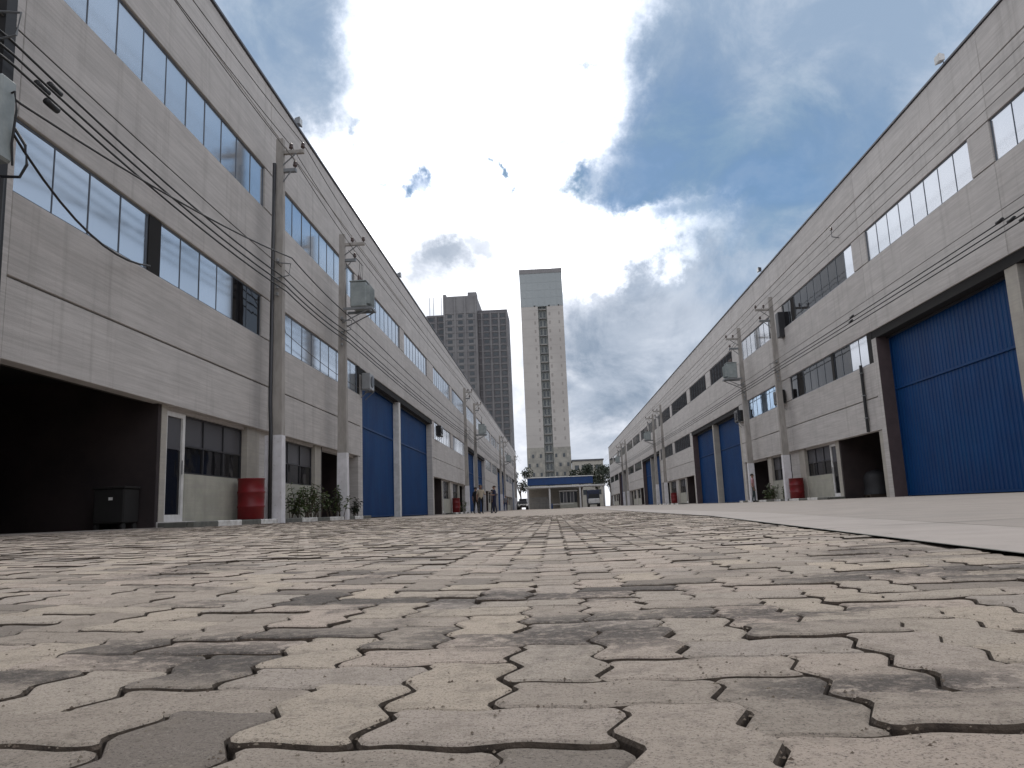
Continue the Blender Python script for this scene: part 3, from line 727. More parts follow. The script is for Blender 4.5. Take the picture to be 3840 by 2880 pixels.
P1 = pole(-6.62, 18.0, 1, 9.92, 'tall concrete power pole with white foot nearest on the left, by the red drum', wide=True)
P2 = pole(-6.62, 23.8, 1, 9.50, 'left side power pole carrying a grey transformer, between bush and blue door', trafo=True, arms=((9.15, .75), (8.6, .45)))
# near-left pole seen at the frame edge with its pale box
P0 = pole(-6.62, 8.28, 1, 9.9, 'power pole coloured black like a silhouette at the left edge of the photo with pale switch box', shade=BLACK)  # silhouette shade put into the colour of the shaft and top arm
b0 = MB().box(-.10, .42, -.46, -.20, 4.46, 5.50, .03); bo = b0.build('switch_box', TRAFO, P0)
for k in range(4):
    mb = MB(); mb.lathe((.20, -.50, 5.30 - k * .24), [(.03, 0), (.055, .03), (.03, .06), (.055, .09), (.03, .12)], 10); mb.build('insulator', BLACK, bo, True)
mb = MB(); mb.tube([(.38, -.3, 5.3), (.46, -.3, 5.34), (.50, -.3, 5.1), (.44, -.26, 4.7), (.42, -.2, 4.45)], .014, 6); mb.tube([(.4, -.2, 4.95), (.56, -.2, 4.7), (.60, -.2, 4.45), (.52, -.2, 4.3), (.3, -.2, 4.32)], .018, 6); mb.build('loop_cable', BLACK, P0)
mb = MB(); mb.tube([(.17, -.05, .2), (.15, -.05, 4.4)], .06, 10); mb.build('conduit', BLACK, P0)
LP = [(58.7, 9.9, 0), (66.0, 9.7, 1), (97.5, 9.8, 0), (104.5, 9.7, 1), (134, 9.8, 0)]
LABL = ['third pole down the left side, standing by the people', 'left side pole with transformer just past the people', 'distant left pole before the gatehouse, nearer of its pair', 'distant left pole with transformer, farther of its pair', 'last power pole on the left, close to the gatehouse']
for (yy, zt, tr), lb in zip(LP, LABL): pole(-6.62, yy, 1, zt, 'concrete power pole, ' + lb, trafo=bool(tr))
RP = [(35.6, 9.75, 0, 1), (41.9, 9.75, 1, 0), (73.6, 9.8, 0, 0), (79.6, 9.6, 1, 0), (111, 9.8, 0, 0), (117.5, 9.7, 1, 0), (2.0, 9.8, 0, 0)]
LABR = ['nearest on the right with dark equipment box, beside the red drum', 'second on the right with transformer, beside the double blue doors', 'third on the right, beyond the double blue doors', 'fourth on the right with transformer', 'fifth on the right, far down the street', 'sixth on the right with transformer, far down the street', 'behind the camera on the right']
for (yy, zt, tr, sb), lb in zip(RP, LABR): pole(10.74, yy, -1, zt, 'concrete power pole, ' + lb, trafo=bool(tr), switchbox=bool(sb), arms=((9.15, .75), (8.6, .6)))

# drain pipe beside the nearest left pole
mb = MB(); mb.tube([(-6.67, 17.70, .2), (-6.67, 17.70, 2.3), (-6.73, 17.80, 3.0), (-6.72, 17.86, 9.2)], .048, 10)
tag(mb.build('riser_pipe', ALU, None, True), 'dark grey pipe running up the near left pole with the white foot', 'pipe')
mb = MB(); mb.tube([(XR - .10, 36.6, .2), (XR - .10, 36.6, 8.1)], .06, 10)
tag(mb.build('drain_pipe', PILLAR, None, True), 'beige drain pipe on the right facade behind the nearest right pole', 'pipe')

# ------------------------------------------------------------------ wires
def sagline(p, q, sag, n=10):
    return [(p[0] + (q[0] - p[0]) * t, p[1] + (q[1] - p[1]) * t, p[2] + (q[2] - p[2]) * t - 4 * sag * t * (1 - t)) for t in [i / n for i in range(n + 1)]]
def wire(pts, r, m, label, group, knots=()):
    mb = MB(); path = []
    for a, b, sg in pts: path += sagline(a, b, sg)[(1 if path else 0):]
    mb.tube(path, r, 6)
    if knots:
        root = thing('power_cable', label, 'cable', path[0], group=group); mb.v = [tuple(Vector(v) - Vector(path[0])) for v in mb.v]; mb.build('strand', m, root, True)
        for ky, kz, kx in knots:
            k = MB(); k.tube([(kx, ky - .12, kz + .01), (kx, ky, kz), (kx, ky + .12, kz)], .045, 8); k.v = [tuple(Vector(v) - Vector(path[0])) for v in k.v]; k.build('splice', BLACK, root, True)
        return root
    o = mb.build('power_cable', m, None, True); return tag(o, label, 'cable', group)
GL = 'cables strung along the left poles'; GR = 'cables strung along the right poles'
ly = [-20, 8.28, 18.0, 23.8, 58.7, 66, 97.5, 104.5, 134, 150]
def run(x, zs, ys, sag, dx=None):
    return [((x, a, za), (x, b, zb), sag * min(1, ((b - a) / 10) ** 1.3)) for a, b, za, zb in zip(ys, ys[1:], zs, zs[1:])]
zz = lambda z, ys: [z + .0026 * max(0, y - 50) + (.03 * math.sin(y)) for y in ys]
wire(run(-6.50, zz(6.22, ly), ly, .16), .017, BLACK, 'upper of the three thick black cables low on the left poles', GL, [(9.15, 6.08, -6.50)])
wire(run(-6.46, zz(6.02, ly), ly, .16), .017, BLACK, 'middle of the three thick black cables low on the left poles', GL, [(8.85, 5.92, -6.46)])
wire(run(-6.42, zz(5.85, ly), ly, .16), .017, BLACK, 'lowest of the three thick black cables low on the left poles', GL, [(9.0, 5.75, -6.42)])
wire(run(-6.54, zz(6.48, ly), ly, .05), .011, CABLEG, 'thin brownish cable just above the thick black cables on the left', GL)
wire(run(-6.30, [6.0, 5.36, 6.70, 6.60, 6.7, 6.7, 6.8, 6.8, 6.9, 6.9], ly, .15), .016, BLACK, 'sagging black cable climbing from the edge pole to the nearest left pole', GL)
ty = ly
for x, z, dz, nm in ((-6.03, 9.78, 0, 'inner'), (-6.33, 9.72, .05, 'middle'), (-6.23, 9.30, 0, 'lowest')):
    wire(run(x, [9.5 + dz, 9.4 + dz, z, z - .35] + [z + .1] * 6, ty, .10), .010, CABLEG, nm + ' of the thin bare wires on top of the left poles', GL)
wire([((-6.35, 8.1, 5.05), (-6.98, 12.6, 4.75), .42)], .018, BLACK, 'loose black cable hanging from the edge pole to the left window corner', None)
wire([((-6.7, 18.0, 6.5), (-6.98, 19.5, 5.15), .05), ((-6.98, 19.5, 5.15), (-7.0, 27.4, 4.9), .10)], .009, CABLEG, 'thin service wire drooping across the second left window band', None)
ry = [-20, 2.0, 35.6, 41.9, 73.6, 79.6, 111, 117.5, 150]
for k, (z, dx, nm) in enumerate(((6.34, .0, 'upper'), (6.18, .05, 'middle'), (6.02, .1, 'lowest'))):
    wire(run(10.56 - dx, zz(z, ry), ry, .05), .017, BLACK, nm + ' of the three black cables along the right poles', GR, [(17.2 - k * .5, z - .02, 10.56 - dx), ] + ([(26.0, z - .02, 10.56 - dx)] if k < 2 else []))
wire(run(10.60, zz(6.62, ry), ry, .05), .009, CABLEG, 'thin grey wire above the three black cables on the right', GR)
for x, z, nm in ((10.02, 9.30, 'inner'), (10.35, 9.28, 'middle'), (10.14, 8.78, 'lowest')):
    wire(run(x, zz(z, ry), ry, .10), .009, CABLEG, nm + ' of the thin bare wires on top of the right poles', GR)

# ------------------------------------------------------------------ street furniture on the footpaths
def drum(x, y, label, r=.29, h=.92):
    t = thing('red_drum', label, 'drum', (x, y, ground_at(x, y)), group='red drums used as bins beside the warehouse doors')
    MB().lathe((0, 0, 0), [(r - .02, 0), (r, .02), (r, .28 * h), (r + .012, .30 * h), (r + .012, .325 * h), (r, .345 * h), (r + .004, .63 * h), (r + .015, .65 * h), (r + .015, .675 * h), (r, .70 * h), (r, .96 * h), (r + .012, .97 * h), (r + .012, h), (r - .03, h), (r - .035, h - .03)], 28).build('barrel', RED, t, True)
    MB().lathe((0, 0, 0), [(r - .04, h - .028), (r - .05, h - .02)], 24).build('lid', RED, t)
    mb = MB(); mb.lathe((.12, 0, h - .02), [(.03, 0), (.03, .02), (.02, .025)], 10); mb.build('cap', BLACK, t)
    return t
drum(-6.86, 17.05, 'large red plastic drum in front of the near left window and pillar')
drum(10.92, 35.0, 'red plastic drum beside the nearest pole on the right', .31, .90)
drum(-6.86, 53.6, 'small red drum farther down the left side, near the people', .27, 1.0)
drum(10.95, 70.5, 'red drum far down the right footpath', .28, .95)

def bush(x, y, w, h, n, label, seed, lm=LEAF, fan=False):
    rr = random.Random(seed); t = thing('shrub', label, 'shrub', (x, y, ground_at(x, y)))
    st = MB(); lf = MB()
    for k in range(n):
        a = rr.uniform(0, 2 * PI); lean = rr.uniform(.05, .5); ln = h * rr.uniform(.55, 1.0)
        b = Vector((rr.uniform(-.35, .35) * w, rr.uniform(-.35, .35) * w * .6, 0)); d = Vector((math.cos(a) * lean * w / h, math.sin(a) * lean * w / h, 1)).normalized()
        mid = b + d * ln * .5 + Vector((0, 0, .03)); tip = b + d * ln
        st.tube([b, mid, tip], .012, 5, .004)
        for q in range(22):
            tt = rr.uniform(.18, 1.0); c = b + d * ln * tt; aa = rr.uniform(0, 2 * PI); L_ = rr.uniform(.08, .19); wd_ = L_ * rr.uniform(.16, .26)
            e = Vector((math.cos(aa), math.sin(aa), rr.uniform(-.5, .7))).normalized(); sd_ = e.cross(Vector((0, 0, 1))).normalized() * wd_
            up = Vector((0, 0, rr.uniform(.0, .04)))
            lf.poly([c, c + e * L_ * .45 + sd_ + up, c + e * L_ - Vector((0, 0, rr.uniform(0, .05))), c + e * L_ * .45 - sd_ + up])
    st.build('stem', TRUNK, t); me_ = bpy.data.meshes.new('foliage'); me_.from_pydata(lf.v, [], lf.f); me_.materials.append(lm); link('foliage', me_, t)
    return t
bush(-6.82, 20.1, .9, .95, 16, 'leafy green shrub on the left footpath between the two near poles', 1)
bush(-6.80, 21.3, .9, 1.05, 14, 'taller thin shrub beside the small door post on the left footpath', 2)
bush(-6.66, 23.25, .7, 1.0, 12, 'dark shrub at the foot of the transformer pole on the left', 3)
bush(-6.80, 25.6, .6, .6, 9, 'low dark shrub just before the left blue door', 8, LEAFD)
bush(10.86, 37.6, 1.1, .85, 16, 'low green shrub by the nearest right pole foot', 4)
bush(10.95, 39.6, .7, .55, 10, 'small shrub on the right footpath between the two near poles', 5)
bush(-6.8, 56.5, .8, .9, 9, 'distant shrub on the far left footpath', 6)

# things standing inside the open garages
ct = thing('storage_cart', 'dark storage cart with a white tag just inside the near left garage opening', 'cart', (-7.72, 13.2, .13))
MB().box(-.30, .25, -.25, .25, .12, .72, .02).build('body', DARKIN, ct); MB().box(-.32, .27, -.27, .27, -.278 + 1, .76, .008).build('top', DARKIN, ct); MB().box(-.02, .05, -.262, -.252, .52, .57).build('tag', WHITE, ct)
for a in (-.26, .21):
    for b in (-.18, .18):
        mb = MB(); mb.tube([(a - .02, b, .06), (a + .02, b, .06)], .06, 10); mb.build('wheel', TYRE, ct)
cv = thing('covered_pallet', 'dark grey sheeted pallet load inside the right garage opening', 'pallet', (12.5, 30.2, .13))
pb = MB()
for k in range(3): pb.box(-.5, .5, -.5 + k * .42, -.36 + k * .42, 0, .1)
pb.box(-.5, .5, -.5, .5, .102, .14); pb.build('pallet_base', TRUNK, cv)
rr = random.Random(5); sh = MB(); nn = 10
for j in range(6):
    for i in range(nn):
        a = 2 * PI * i / nn; rad = (.56, .52, .50, .46, .34, .08)[j]; z = (.142, .4, .66, .86, 1.0, 1.06)[j]
        sh.v.append((rad * math.cos(a) * rr.uniform(.9, 1.08), rad * math.sin(a) * rr.uniform(.9, 1.08), z + rr.uniform(-.02, .02) * (j > 0)))
for j in range(5):
    for i in range(nn): sh.f.append((j * nn + i, j * nn + (i + 1) % nn, (j + 1) * nn + (i + 1) % nn, (j + 1) * nn + i))
sh.f.append(tuple(5 * nn + i for i in range(nn))); sh.build('cover_sheet', mat('grey_tarpaulin', (.03, .03, .033), rough=.6), cv, True)

# condenser units on the facades
def ac(X, s, y, z, label, m, w=.85):
    t = thing('air_conditioner', label, 'air conditioner', (X + s * .02, y, z), group='condenser units fixed beside the middle windows')
    MB().box(s * .03, s * .36, -w / 2, w / 2, 0, .62, .02).build('casing', m, t)
    mb = MB(); mb.tube([(s * .361, 0, .31), (s * .385, 0, .31)], .22, 18); mb.build('fan_grille', ALU, t)
    b = MB()
    for e in (-.3, .3): b.box(-s * .01, s * .36, e - .02, e + .02, -.045, -.004); b.tube([(0, e, -.33), (s * .33, e, -.04)], .014, 5)
    b.build('bracket', STEEL, t); return t
ac(XR, -1, 36.45, 4.72, 'dark condenser unit on the right facade behind the nearest pole', VBLACK)
ac(XR, -1, 44.5, 4.80, 'dark condenser unit above the far corner of the right double doors', VBLACK)
ac(XL, 1, 46.6, 4.95, 'dark condenser unit beyond the left blue doors', VBLACK)
ac(XL, 1, 28.25, 4.95, 'pale condenser unit at the top corner of the left blue doors', PORCG, .7)
def flood(X, s, y, label, m):
    t = thing('floodlight', label, 'floodlight', (X, y, Z_TOP + .05), group='floodlights on the roof edges')
    mb = MB(); mb.tube([(0, 0, 0), (0, 0, .28)], .025, 6); mb.build('stem', STEEL, t)
    mb = MB(); k = len(mb.v)
    mb.v += [(s * .0, -.16, .25), (s * .0, .16, .25), (s * .0, .16, .50), (s * .0, -.16, .50), (s * .26, -.22, .18), (s * .26, .22, .18), (s * .26, .22, .54), (s * .26, -.22, .54)]
    mb.f += [(0, 1, 2, 3), (4, 5, 6, 7), (0, 1, 5, 4), (1, 2, 6, 5), (2, 3, 7, 6), (3, 0, 4, 7)]; hd = mb.build('head', m, t); t.scale = (.62, .62, .62)
    MB().box(s * .261, s * .268, -.19, .19, .21, .51).build('lens', LAMPG, hd); return t
flood(XL - .1, 1, 20.8, 'small floodlight on the left roof edge above the nearest pole', ALUG)
flood(XL - .1, 1, 35.9, 'small floodlight on the left roof edge farther along', ALUG)
flood(XR + .05, -1, 38.3, 'dark floodlight standing on the right roof edge above the poles', VBLACK)
flood(XR + .05, -1, 19.7, 'white floodlight near the top right corner on the roof edge', WHITE)
t = thing('wall_bracket', 'small dark bracket with insulator above the upper windows on the right facade', 'bracket', (XR - .01, 27.9, 9.85))
mb = MB(); mb.tube([(0, 0, 0), (-.25, 0, .05), (-.25, 0, .30)], .02, 6); mb.build('arm', STEEL, t); mb = MB(); mb.lathe((-.25, 0, .30), [(.03, 0), (.06, .03), (.03, .06), (.05, .09), (.02, .12)], 8); mb.build('insulator', PORC, t)

# ------------------------------------------------------------------ people
def person(x, y, rz, label, top, bottom, h=1.7, arms=0, z=None):
    k = h / 1.7
    t = thing('person', label, 'person', (x, y, ground_at(x, y) if z is None else z), rz)
    V = [(0, 0, .95, .125), (0, 0, 1.12, .115), (0, 0, 1.32, .13), (0, 0, 1.42, .085), (0, 0, 1.50, .052), (0, -.015, 1.57, .085), (0, -.01, 1.64, .088), (0, 0, 1.69, .05)]
    E = [(i, i + 1) for i in range(7)]
    def add(p, r, frm): V.append((*p, r)); E.append((frm, len(V) - 1)); return len(V) - 1
    for s in (-1, 1):
        a = add((s * .09, 0, .88), .088, 0); a = add((s * .10, -.02 + .05 * s, .50), .060, a); a = add((s * .11, .02 + .09 * s, .10), .042, a); add((s * .12, -.14 + .09 * s, .04), .038, a)
        a = add((s * .17, 0, 1.38), .058, 2)
        if arms and s > 0: a = add((s * .24, -.05, 1.12), .042, a); a = add((s * .20, -.26, 1.14), .032, a); hp = (s * .18, -.33, 1.16)
        else: a = add((s * .235, .02, 1.10), .042, a); a = add((s * .25, -.04, .86), .030, a); hp = (s * .25, -.06, .79)
        add(hp, .026, a)
    me = bpy.data.meshes.new('body'); me.from_pydata([tuple(c * k for c in v[:3]) for v in V], E, [])
    o = bpy.data.objects.new('tmp', me); col.objects.link(o); md = o.modifiers.new('s', 'SKIN'); ms_ = o.modifiers.new('d', 'SUBSURF'); ms_.levels = 1
    for i, v in enumerate(V): me.skin_vertices[0].data[i].radius = (v[3] * k * (1.25 if i in (0, 1, 2) else 1), v[3] * k * (.85 if i in (0, 1, 2) else 1))
    me.skin_vertices[0].data[0].use_root = True
    dg = bpy.context.evaluated_depsgraph_get(); bmv = bpy.data.meshes.new_from_object(o.evaluated_get(dg)); bpy.data.objects.remove(o)
    bmv.materials.clear(); [bmv.materials.append(q) for q in (SKIN, top, bottom, VBLACK)]
    for p in bmv.polygons:
        c = p.center / k; p.use_smooth = True
        p.material_index = 3 if c.z < .09 else 2 if c.z < .95 and abs(c.x) < .205 else 0 if c.z > 1.455 or (c.z < 1.16 and abs(c.x) > .205) or c.y < -.17 else 1
    bm = bmesh.new(); bm.from_mesh(bmv)
    for s in (-1, 1):      # fingers and thumb at each hand
        base = Vector((s * .25, -.065, .765)) if not (arms and s > 0) else Vector((s * .18, -.36, 1.16)); dn = Vector((0, -.02, -.075)) if not (arms and s > 0) else Vector((0, -.07, -.02))
        for q in range(5):
            b_ = base + Vector((0, (q - 2) * .017, 0)) if not (arms and s > 0) else base + Vector(((q - 2) * .017, 0, 0)); ln = (.7, .9, 1, .93, .75)[q]
            r_ = bmesh.ops.create_cone(bm, segments=6, radius1=.009 * k, radius2=.006 * k, depth=.075 * ln * k, cap_ends=True)
            rot = dn.to_track_quat('Z', 'Y').to_matrix().to_4x4(); bmesh.ops.transform(bm, verts=r_['verts'], matrix=Matrix.Translation((b_ + dn * .4 * ln) * k) @ rot)
    bm.to_mesh(bmv); bm.free(); bmv.name = 'body'; link('body', bmv, t)
    hr = MB(); hr.lathe((0, .012 * k, 1.595 * k), [(.098 * k, 0), (.106 * k, .04 * k), (.098 * k, .085 * k), (.06 * k, .118 * k), (.01, .128 * k)], 12); hm = hr.build('hair', HAIR, t, True)
    for v in hm.data.vertices:
        if v.co.y < -.05 * k and v.co.z < 1.65 * k: v.co.y = -.05 * k
    fc = MB(); fc.box(-.012 * k, .012 * k, -.125 * k, -.09 * k, 1.575 * k, 1.61 * k, .004)
    for s in (-1, 1): fc.box(s * .088 * k, s * .104 * k, -.015 * k, .02 * k, 1.57 * k, 1.63 * k, .004)
    fc.build('nose_and_ears', SKIN, t)
    ey = MB()
    for s in (-1, 1): ey.box(s * .024 * k, s * .046 * k, -.101 * k, -.092 * k, 1.622 * k, 1.634 * k)
    ey.box(-.022 * k, .022 * k, -.098 * k, -.088 * k, 1.545 * k, 1.552 * k); ey.build('eyes_and_mouth', HAIR, t)
    return t
BEIGE = mat('beige_shirt', (.40, .34, .26), rough=.9); NAVY = mat('navy_cloth', (.025, .03, .07), rough=.9); CHAR = mat('charcoal_cloth', (.015, .015, .018), rough=.9)
PINK = mat('pink_shirt', (.55, .30, .32), rough=.9); DGREEN = mat('dark_trousers', (.03, .045, .05), rough=.9); GREYC = mat('grey_shirt', (.16, .16, .18), rough=.9)
person(-4.35, 45.6, .4, 'person in beige shirt and black trousers, nearest of the group on the left', BEIGE, CHAR, 1.72, 1)
person(-4.75, 46.6, 2.6, 'person dressed all in black standing behind the one in beige', CHAR, CHAR, 1.62)
person(-3.85, 49.6, -1.2, 'tall person in dark navy clothes to the right of the left group', NAVY, NAVY, 1.78, 1)
person(-5.3, 84, .2, 'person in grey top walking far down the left side', GREYC, NAVY, 1.7)
person(-4.2, 52.5, 2.0, 'person in grey shirt partly hidden behind the navy one', GREYC, CHAR, 1.6)
person(10.25, 39.9, 1.2, 'person in pink shirt standing at the foot of the second right pole', PINK, DGREEN, 1.45)

# ------------------------------------------------------------------ gatehouse at the end of the street
gy = 152.0; zg = G(0, gy)
gh = thing('gatehouse', 'low entrance gatehouse with blue fascia and white canopy at the street end', 'gatehouse', (0, gy, zg))
MB().box(-5.1, 7.9, -.2, 3.8, 4.75, 6.15, .03).build('fascia', BLUEF, gh); MB().box(-5.3, 8.1, -.35, 4.0, 6.152, 6.30, .02).build('roof_edge', WHITE, gh)
MB().box(-5.6, 10.2, -2.6, 3.2, 4.10, 4.42, .03).build('canopy', WHITEK, gh)
for x in (-5.0, -.75, 5.2, 9.8): MB().box(x - .16, x + .16, -2.3, -1.98, -.1, 4.098, .01).build('post', WHITE, gh)
MB().box(-5.0, 5.6, 3.4, 3.6, -.1, 4.09).build('back_wall', PILLAR, gh)
bth = MB(); bth.box(1.2, 4.6, -1.2, 2.0, 0, 1.1, .02); bth.build('booth_base', PLINTH, gh)
for k in range(5):
    x = 1.2 + k * .68; MB().box(x, x + .06, -1.2, -1.14, 1.102, 3.3).build('booth_mullion', WHITE, gh)
    MB().box(x + .07, x + .66, -1.17, -1.15, 1.11, 3.2).build('booth_pane', G_SMOKE if k % 2 else G_DARK, gh)
MB().box(1.1, 4.7, -1.3, 2.1, 3.302, 3.5, .02).build('booth_roof', WHITE, gh)
fm = MB()
for k in range(28): fm.box(-4.7 + k * .14, -4.66 + k * .14, -1.95, -1.91, .1, 2.2)
fm.box(-4.75, -.95, -1.96, -1.90, 2.2, 2.26); fm.box(-4.75, -.95, -1.96, -1.90, 1.1, 1.15); fn_ = fm.build('fence_bars', ALUG, gh); fn_['kind'] = 'stuff'
bar = thing('barrier', 'white boom barrier beside the guard booth under the canopy', 'barrier', (-.4, gy - 3.0, zg)); MB().box(-.15, .15, -.15, .15, 0, 1.0, .02).build('post', BLUEF, bar); MB().box(.152, 4.2, -.04, .04, .82, .92, .006).build('boom', WHITE, bar)

def truck(x, y):
    z = G(x, y); t = thing('parked_truck', 'dark blue box truck with white bonnet parked under the right end of the canopy', 'truck', (x, y, z))
    MB().box(-1.15, 1.15, .9, 5.2, .75, 3.2, .06).build('cargo_box', VBLUE, t)
    c = MB(); c.box(-1.05, 1.05, -.9, .85, .55, 1.55, .08); c.build('cab', VWHITE, t)
    c = MB(); k = len(c.v); c.v += [(-1.0, -.55, 1.552), (1.0, -.55, 1.552), (1.0, .84, 1.552), (-1.0, .84, 1.552), (-.9, -.1, 2.4), (.9, -.1, 2.4), (.9, .84, 2.4), (-.9, .84, 2.4)]
    c.f += [(0, 1, 2, 3), (4, 5, 6, 7), (0, 1, 5, 4), (1, 2, 6, 5), (2, 3, 7, 6), (3, 0, 4, 7)]; c.build('windscreen', G_DARK, t)
    for s in (-1, 1):
        for yy in (-.2, 3.8):
            m_ = MB(); m_.tube([(s * .85, yy, .42), (s * 1.1, yy, .42)], .42, 16); w_ = m_.build('wheel', TYRE, t); m_ = MB(); m_.tube([(s * 1.101, yy, .42), (s * 1.115, yy, .42)], .22, 12); m_.build('rim', STEEL, w_)
        MB().box(s * .68, s * .98, -.93, -.905, .85, 1.08).build('headlight', LAMPG, t)
    MB().box(-1.08, 1.08, -1.02, -.91, .42, .68, .02).build('bumper', VBLACK, t)
    return t
truck(7.6, 146)
def car(x, y, rz, label, body, h=1.45):
    t = thing('parked_car', label, 'car', (x, y, G(x, y)), rz)
    pr = [(-2.1, .35), (-2.15, .75), (-1.3, .92), (-.75, h), (.85, h), (1.5, .95), (2.1, .88), (2.15, .38)]
    mb = MB(); n = len(pr)
    for sx, ins in ((-.84, 0), (.84, 0)): mb.v += [(sx * (1 if z < 1.0 else .82), yy, z) for yy, z in pr]
    mb.f += [tuple(range(n))[::-1], tuple(range(n, 2 * n))] + [(i, (i + 1) % n, n + (i + 1) % n, n + i) for i in range(n)]
    mb.build('body', body, t)
    g = MB()
    g.poly([(-.68, -1.24, .96), (.68, -1.24, .96), (.62, -.80, h - .05), (-.62, -.80, h - .05)]); g.poly([(-.66, 1.42, 1.0), (.66, 1.42, 1.0), (.62, .93, h - .05), (-.62, .93, h - .05)])
    g.v = [(a, b + (-.015 if b < 0 else .015), c + .012) for a, b, c in g.v]; me_ = bpy.data.meshes.new('windscreen'); me_.from_pydata(g.v, [], g.f); me_.materials.append(G_DARK); link('windscreen', me_, t)
    for s in (-1, 1):
        for yy in (-1.3, 1.3):
            m_ = MB(); m_.tube([(s * .66, yy, .32), (s * .87, yy, .32)], .32, 16); w_ = m_.build('wheel', TYRE, t); m_ = MB(); m_.tube([(s * .871, yy, .32), (s * .88, yy, .32)], .18, 10); m_.build('rim', STEEL, w_)
        MB().box(s * .50, s * .78, -2.17, -2.145, .60, .74).build('headlight', LAMPG, t)
    return t
car(-5.3, 128, .1, 'small black car parked far down the left side', VBLACK)
car(-5.5, 138, 0, 'white van-like car behind the black car near the gatehouse', VWHITE, 1.95)

# ------------------------------------------------------------------ trees behind the gate
def tree(x, y, h, w, label, seed, n=1500):
    rr = random.Random(seed); t = thing('tree', label, 'tree', (x, y, G(x, y) - .1), group='dark trees behind the gatehouse')
    tr = MB(); tr.tube([(0, 0, 0), (.1, 0, h * .3), (0, .1, h * .6)], .22, 8, .09)
    cl = []
    for k in range(9):
        a = rr.uniform(0, 2 * PI); e = Vector((math.cos(a) * w * .33, math.sin(a) * w * .33, h * rr.uniform(.5, .9))); tr.tube([(0, 0, h * rr.uniform(.28, .5)), e * .6 + Vector((0, 0, h * .2)), e], .07, 5, .02); cl.append((e, rr.uniform(.16, .30) * w))
    tr.build('trunk', TRUNK, t); lf = MB()
    for k in range(n):
        c, r = rr.choice(cl); d = Vector((rr.gauss(0, 1), rr.gauss(0, 1), rr.gauss(0, .8))).normalized() * r * rr.uniform(.5, 1.1); p = c + d
        a = Vector((rr.gauss(0, 1), rr.gauss(0, 1), rr.gauss(0, .6))).normalized() * .22; b = a.cross(Vector((rr.gauss(0, 1), rr.gauss(0, 1), rr.gauss(0, 1)))).normalized() * .14
        lf.poly([p - a, p + b, p + a, p - b])
    me_ = bpy.data.meshes.new('crown'); me_.from_pydata(lf.v, [], lf.f); me_.materials.append(LEAFD); link('crown', me_, t); return t
tree(-7.2, 166, 9.0, 5, 'dark tree in the gap between left warehouses and pale tower', 11)
tree(6.2, 172, 10.0, 5, 'dark tree just right of the pale tower foot', 12)
tree(9.6, 170, 9.5, 6, 'dark tree beside the right warehouse end', 13, 1800)
tree(13.0, 176, 10, 6, 'dark tree mostly behind the right warehouse end', 14)
hb = thing('low_building', 'low beige building with flat roof between the trees behind the gatehouse', 'building', (8.4, 186, G(0, 186)))
MB().box(-3.4, 4, 0, 8, -.2, 11.2, .03).build('wall', PILLAR, hb); MB().box(-3.6, 4.2, -.2, 8.2, 11.202, 11.6, .03).build('roof', COPING, hb)
for k in range(4):
    for z in (3, 6, 9): MB().box(-2.9 + k * 1.7, -1.9 + k * 1.7, -.03, -.004, z, z + 1.2).build('window', WINF, hb)

# ------------------------------------------------------------------ pale tower
ty_ = 195.0; kq = ty_ / 150; tz = G(0, 195)
tw = thing('apartment_tower', 'tall slender pale residential tower standing behind the street end', 'tower', (0, ty_, tz))
xa, xb, H = -4.82 * kq, 3.78 * kq, 48.75 * kq
rx0, rx1 = -1.38 * kq, .42 * kq; zl = 12.0 * kq; ztp = 40.8 * kq
def tb(name, m, *b, parent=tw, ch=0): return MB().box(*b, ch).build(name, m, parent)
dep = 14
tb('wall', TOWER, xa, rx0, 0, dep, zl + .01, ztp); tb('wall', TOWER, rx1, xb, 0, dep, zl + .01, ztp); tb('wall', TOWERL, xa - .05, rx0, -.05, dep, -.2, zl); tb('wall', TOWERL, rx1, xb + .05, -.05, dep, -.2, zl)
tb('hazed_top', TOWERB, xa - .03, xb + .03, -.03, dep, ztp + .01, H - 1.2); tb('parapet', BLOCKS, xa - .12, xb + .12, -.12, dep + .1, H - 1.19, H)
tb('central_recess', TOWERG, rx0 + .002, rx1 - .002, .7, dep, -.2, ztp)
nf = 22; fh = (ztp - 1) / nf
fl_ = MB()
for k in range(1, 30):
    z = k * fh
    if z > ztp - .5: break
    sl_ = tb('balcony', BLOCKS if k % 2 else TWIN, rx0 + .25, rx1 - .25, .02, .69, z, z + .16)
    tb('window', WINF, rx0 + .5, (rx0 + rx1) / 2 - .25, .66, .69, z + .55, z + fh - .45, parent=tw); tb('window', WINF, (rx0 + rx1) / 2 + .25, rx1 - .5, .66, .69, z + .55, z + fh - .45, parent=tw)
    fl_.box(xa - .02, rx0 - .02, -.025, -.004, z - .04, z + .04); fl_.box(rx1 + .02, xb + .02, -.025, -.004, z - .04, z + .04)
    for x, wd_ in ((xa + 3.6, .4), (rx1 + .65, .45), (xb - 1.2, .35)):
        if z > zl: tb('window', TWIN, x - wd_ / 2, x + wd_ / 2, -.03, .0 - .002, z + .9, z + 1.75)
fb = fl_.build('floor_band', TOWER, tw); fb['kind'] = 'stuff'
for k in range(1, 7):      # pale and dark squares of the lower cladding
    z = k * fh
    for i in range(11):
        x = xa + .25 + i * ((xb - xa - .3) / 11)
        if rx0 - .6 < x < rx1 + .1: continue
        tb('window', WINF if (i + k) % 2 else PILLAR, x, x + .55, -.085, -.052, z - 1.2, z - .25)
for k in range(28):        # panes in the haze-tinted colour of the top
    i, j = k % 7, k // 7
    tb('pane', G_BLUE if False else TOWERB, xa + .12 + i * ((xb - xa) / 7), xa - .12 + (i + 1) * ((xb - xa) / 7), -.06, -.032, ztp + .3 + j * 2.1, ztp + 2.2 + j * 2.1)
tag(tw.children[0])

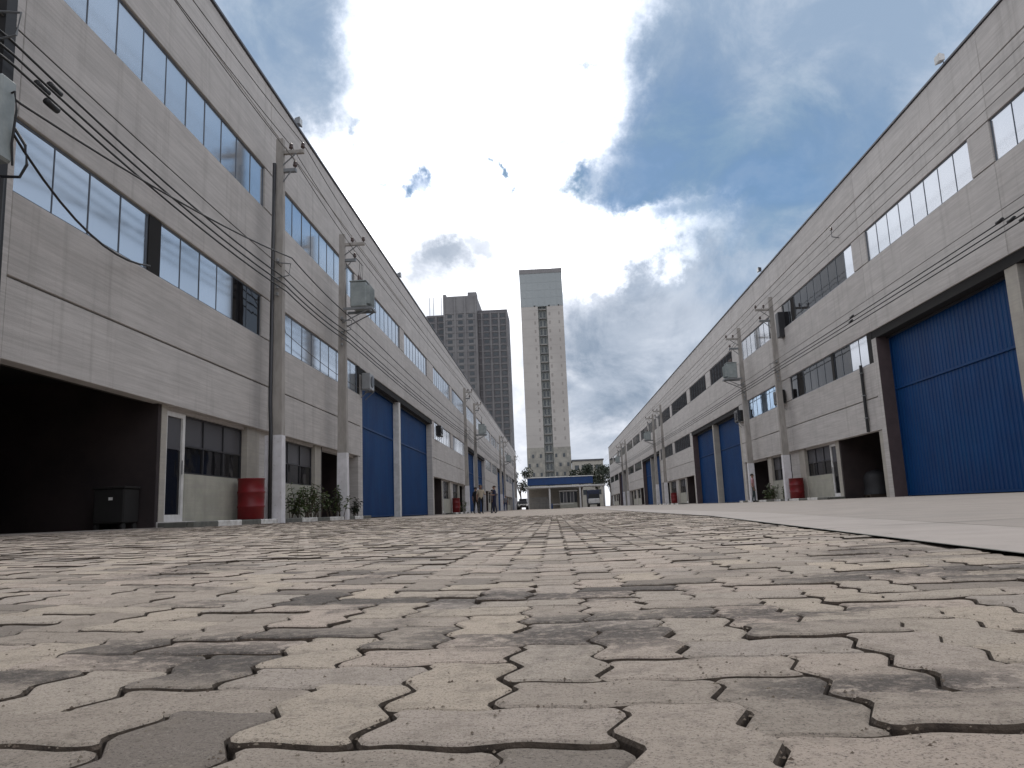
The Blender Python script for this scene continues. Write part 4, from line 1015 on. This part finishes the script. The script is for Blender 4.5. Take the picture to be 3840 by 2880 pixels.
# ------------------------------------------------------------------ dark tower block on the left
by_ = 225.0; kb = by_ / 150
bt = thing('tower_block', 'dark grey stepped tower block rising behind the left warehouse roof', 'tower', (0, by_, G(0, 225)))
def bb(name, m, x0, x1, y0, y1, z0, z1, ch=0): return MB().box(x0 * kb, x1 * kb, y0, y1, z0 * kb, z1 * kb, ch).build(name, m, bt)
bb('wing', NET, -24.6, -20.85, 3, 16, 0, 40.6); bb('wing', BLOCK, -20.8, -13.85, 0, 18, 0, 43.9); bb('wing', NET, -13.8, -7.75, 1.6, 16, 0, 40.9)
bb('roof_box', BLOCK, -15.8, -14.0, 2, 6, 43.92, 45.0); bb('parapet', BLOCK, -20.8, -20.2, .2, 17, 43.92, 44.4)
sl2 = MB(); nfl = 30
for k in range(1, nfl + 1):
    z = k * 40.2 / nfl * kb
    for (x0, x1, y) in ((-24.6, -20.86, 3), (-20.8, -13.85, 0), (-13.8, -7.75, 1.6)): sl2.box(x0 * kb - .03, x1 * kb + .03, y - .16, y - .003, z, z + .22)
sb_ = sl2.build('floor_slab', BLOCKS, bt); sb_['kind'] = 'stuff'
vm = MB()
for x, y in ((-24.5, 3), (-22.6, 3), (-20.6, 0), (-18.4, 0), (-16.3, 0), (-14.1, 0), (-13.0, 1.6), (-11.2, 1.6), (-9.5, 1.6), (-7.9, 1.6)): vm.box(x * kb - .25, x * kb + .25, y - .26, y - .17, 0, (43.7 if y == 0 else 40.4) * kb)
vm.build('column_strip', BLOCK, bt)
cnt = 0
for k in range(10, nfl):
    z = k * 40.2 / nfl * kb
    for x, y in ((-19.5, 0), (-17.3, 0), (-15.2, 0), (-12.1, 1.6), (-10.3, 1.6), (-8.7, 1.6), (-21.6, 3), (-23.6, 3)):
        MB().box(x * kb - .7, x * kb + .7, y - .05, y - .004, z + .7, z + 1.75).build('window', WINF, bt)
for x in (-24.1, -23.3, -21.6, -21.1):
    MB().box(x * kb - .07, x * kb + .07, 5, 5.14, 40.62 * kb, 44.8 * kb).build('rooftop_mast', STEEL, bt)
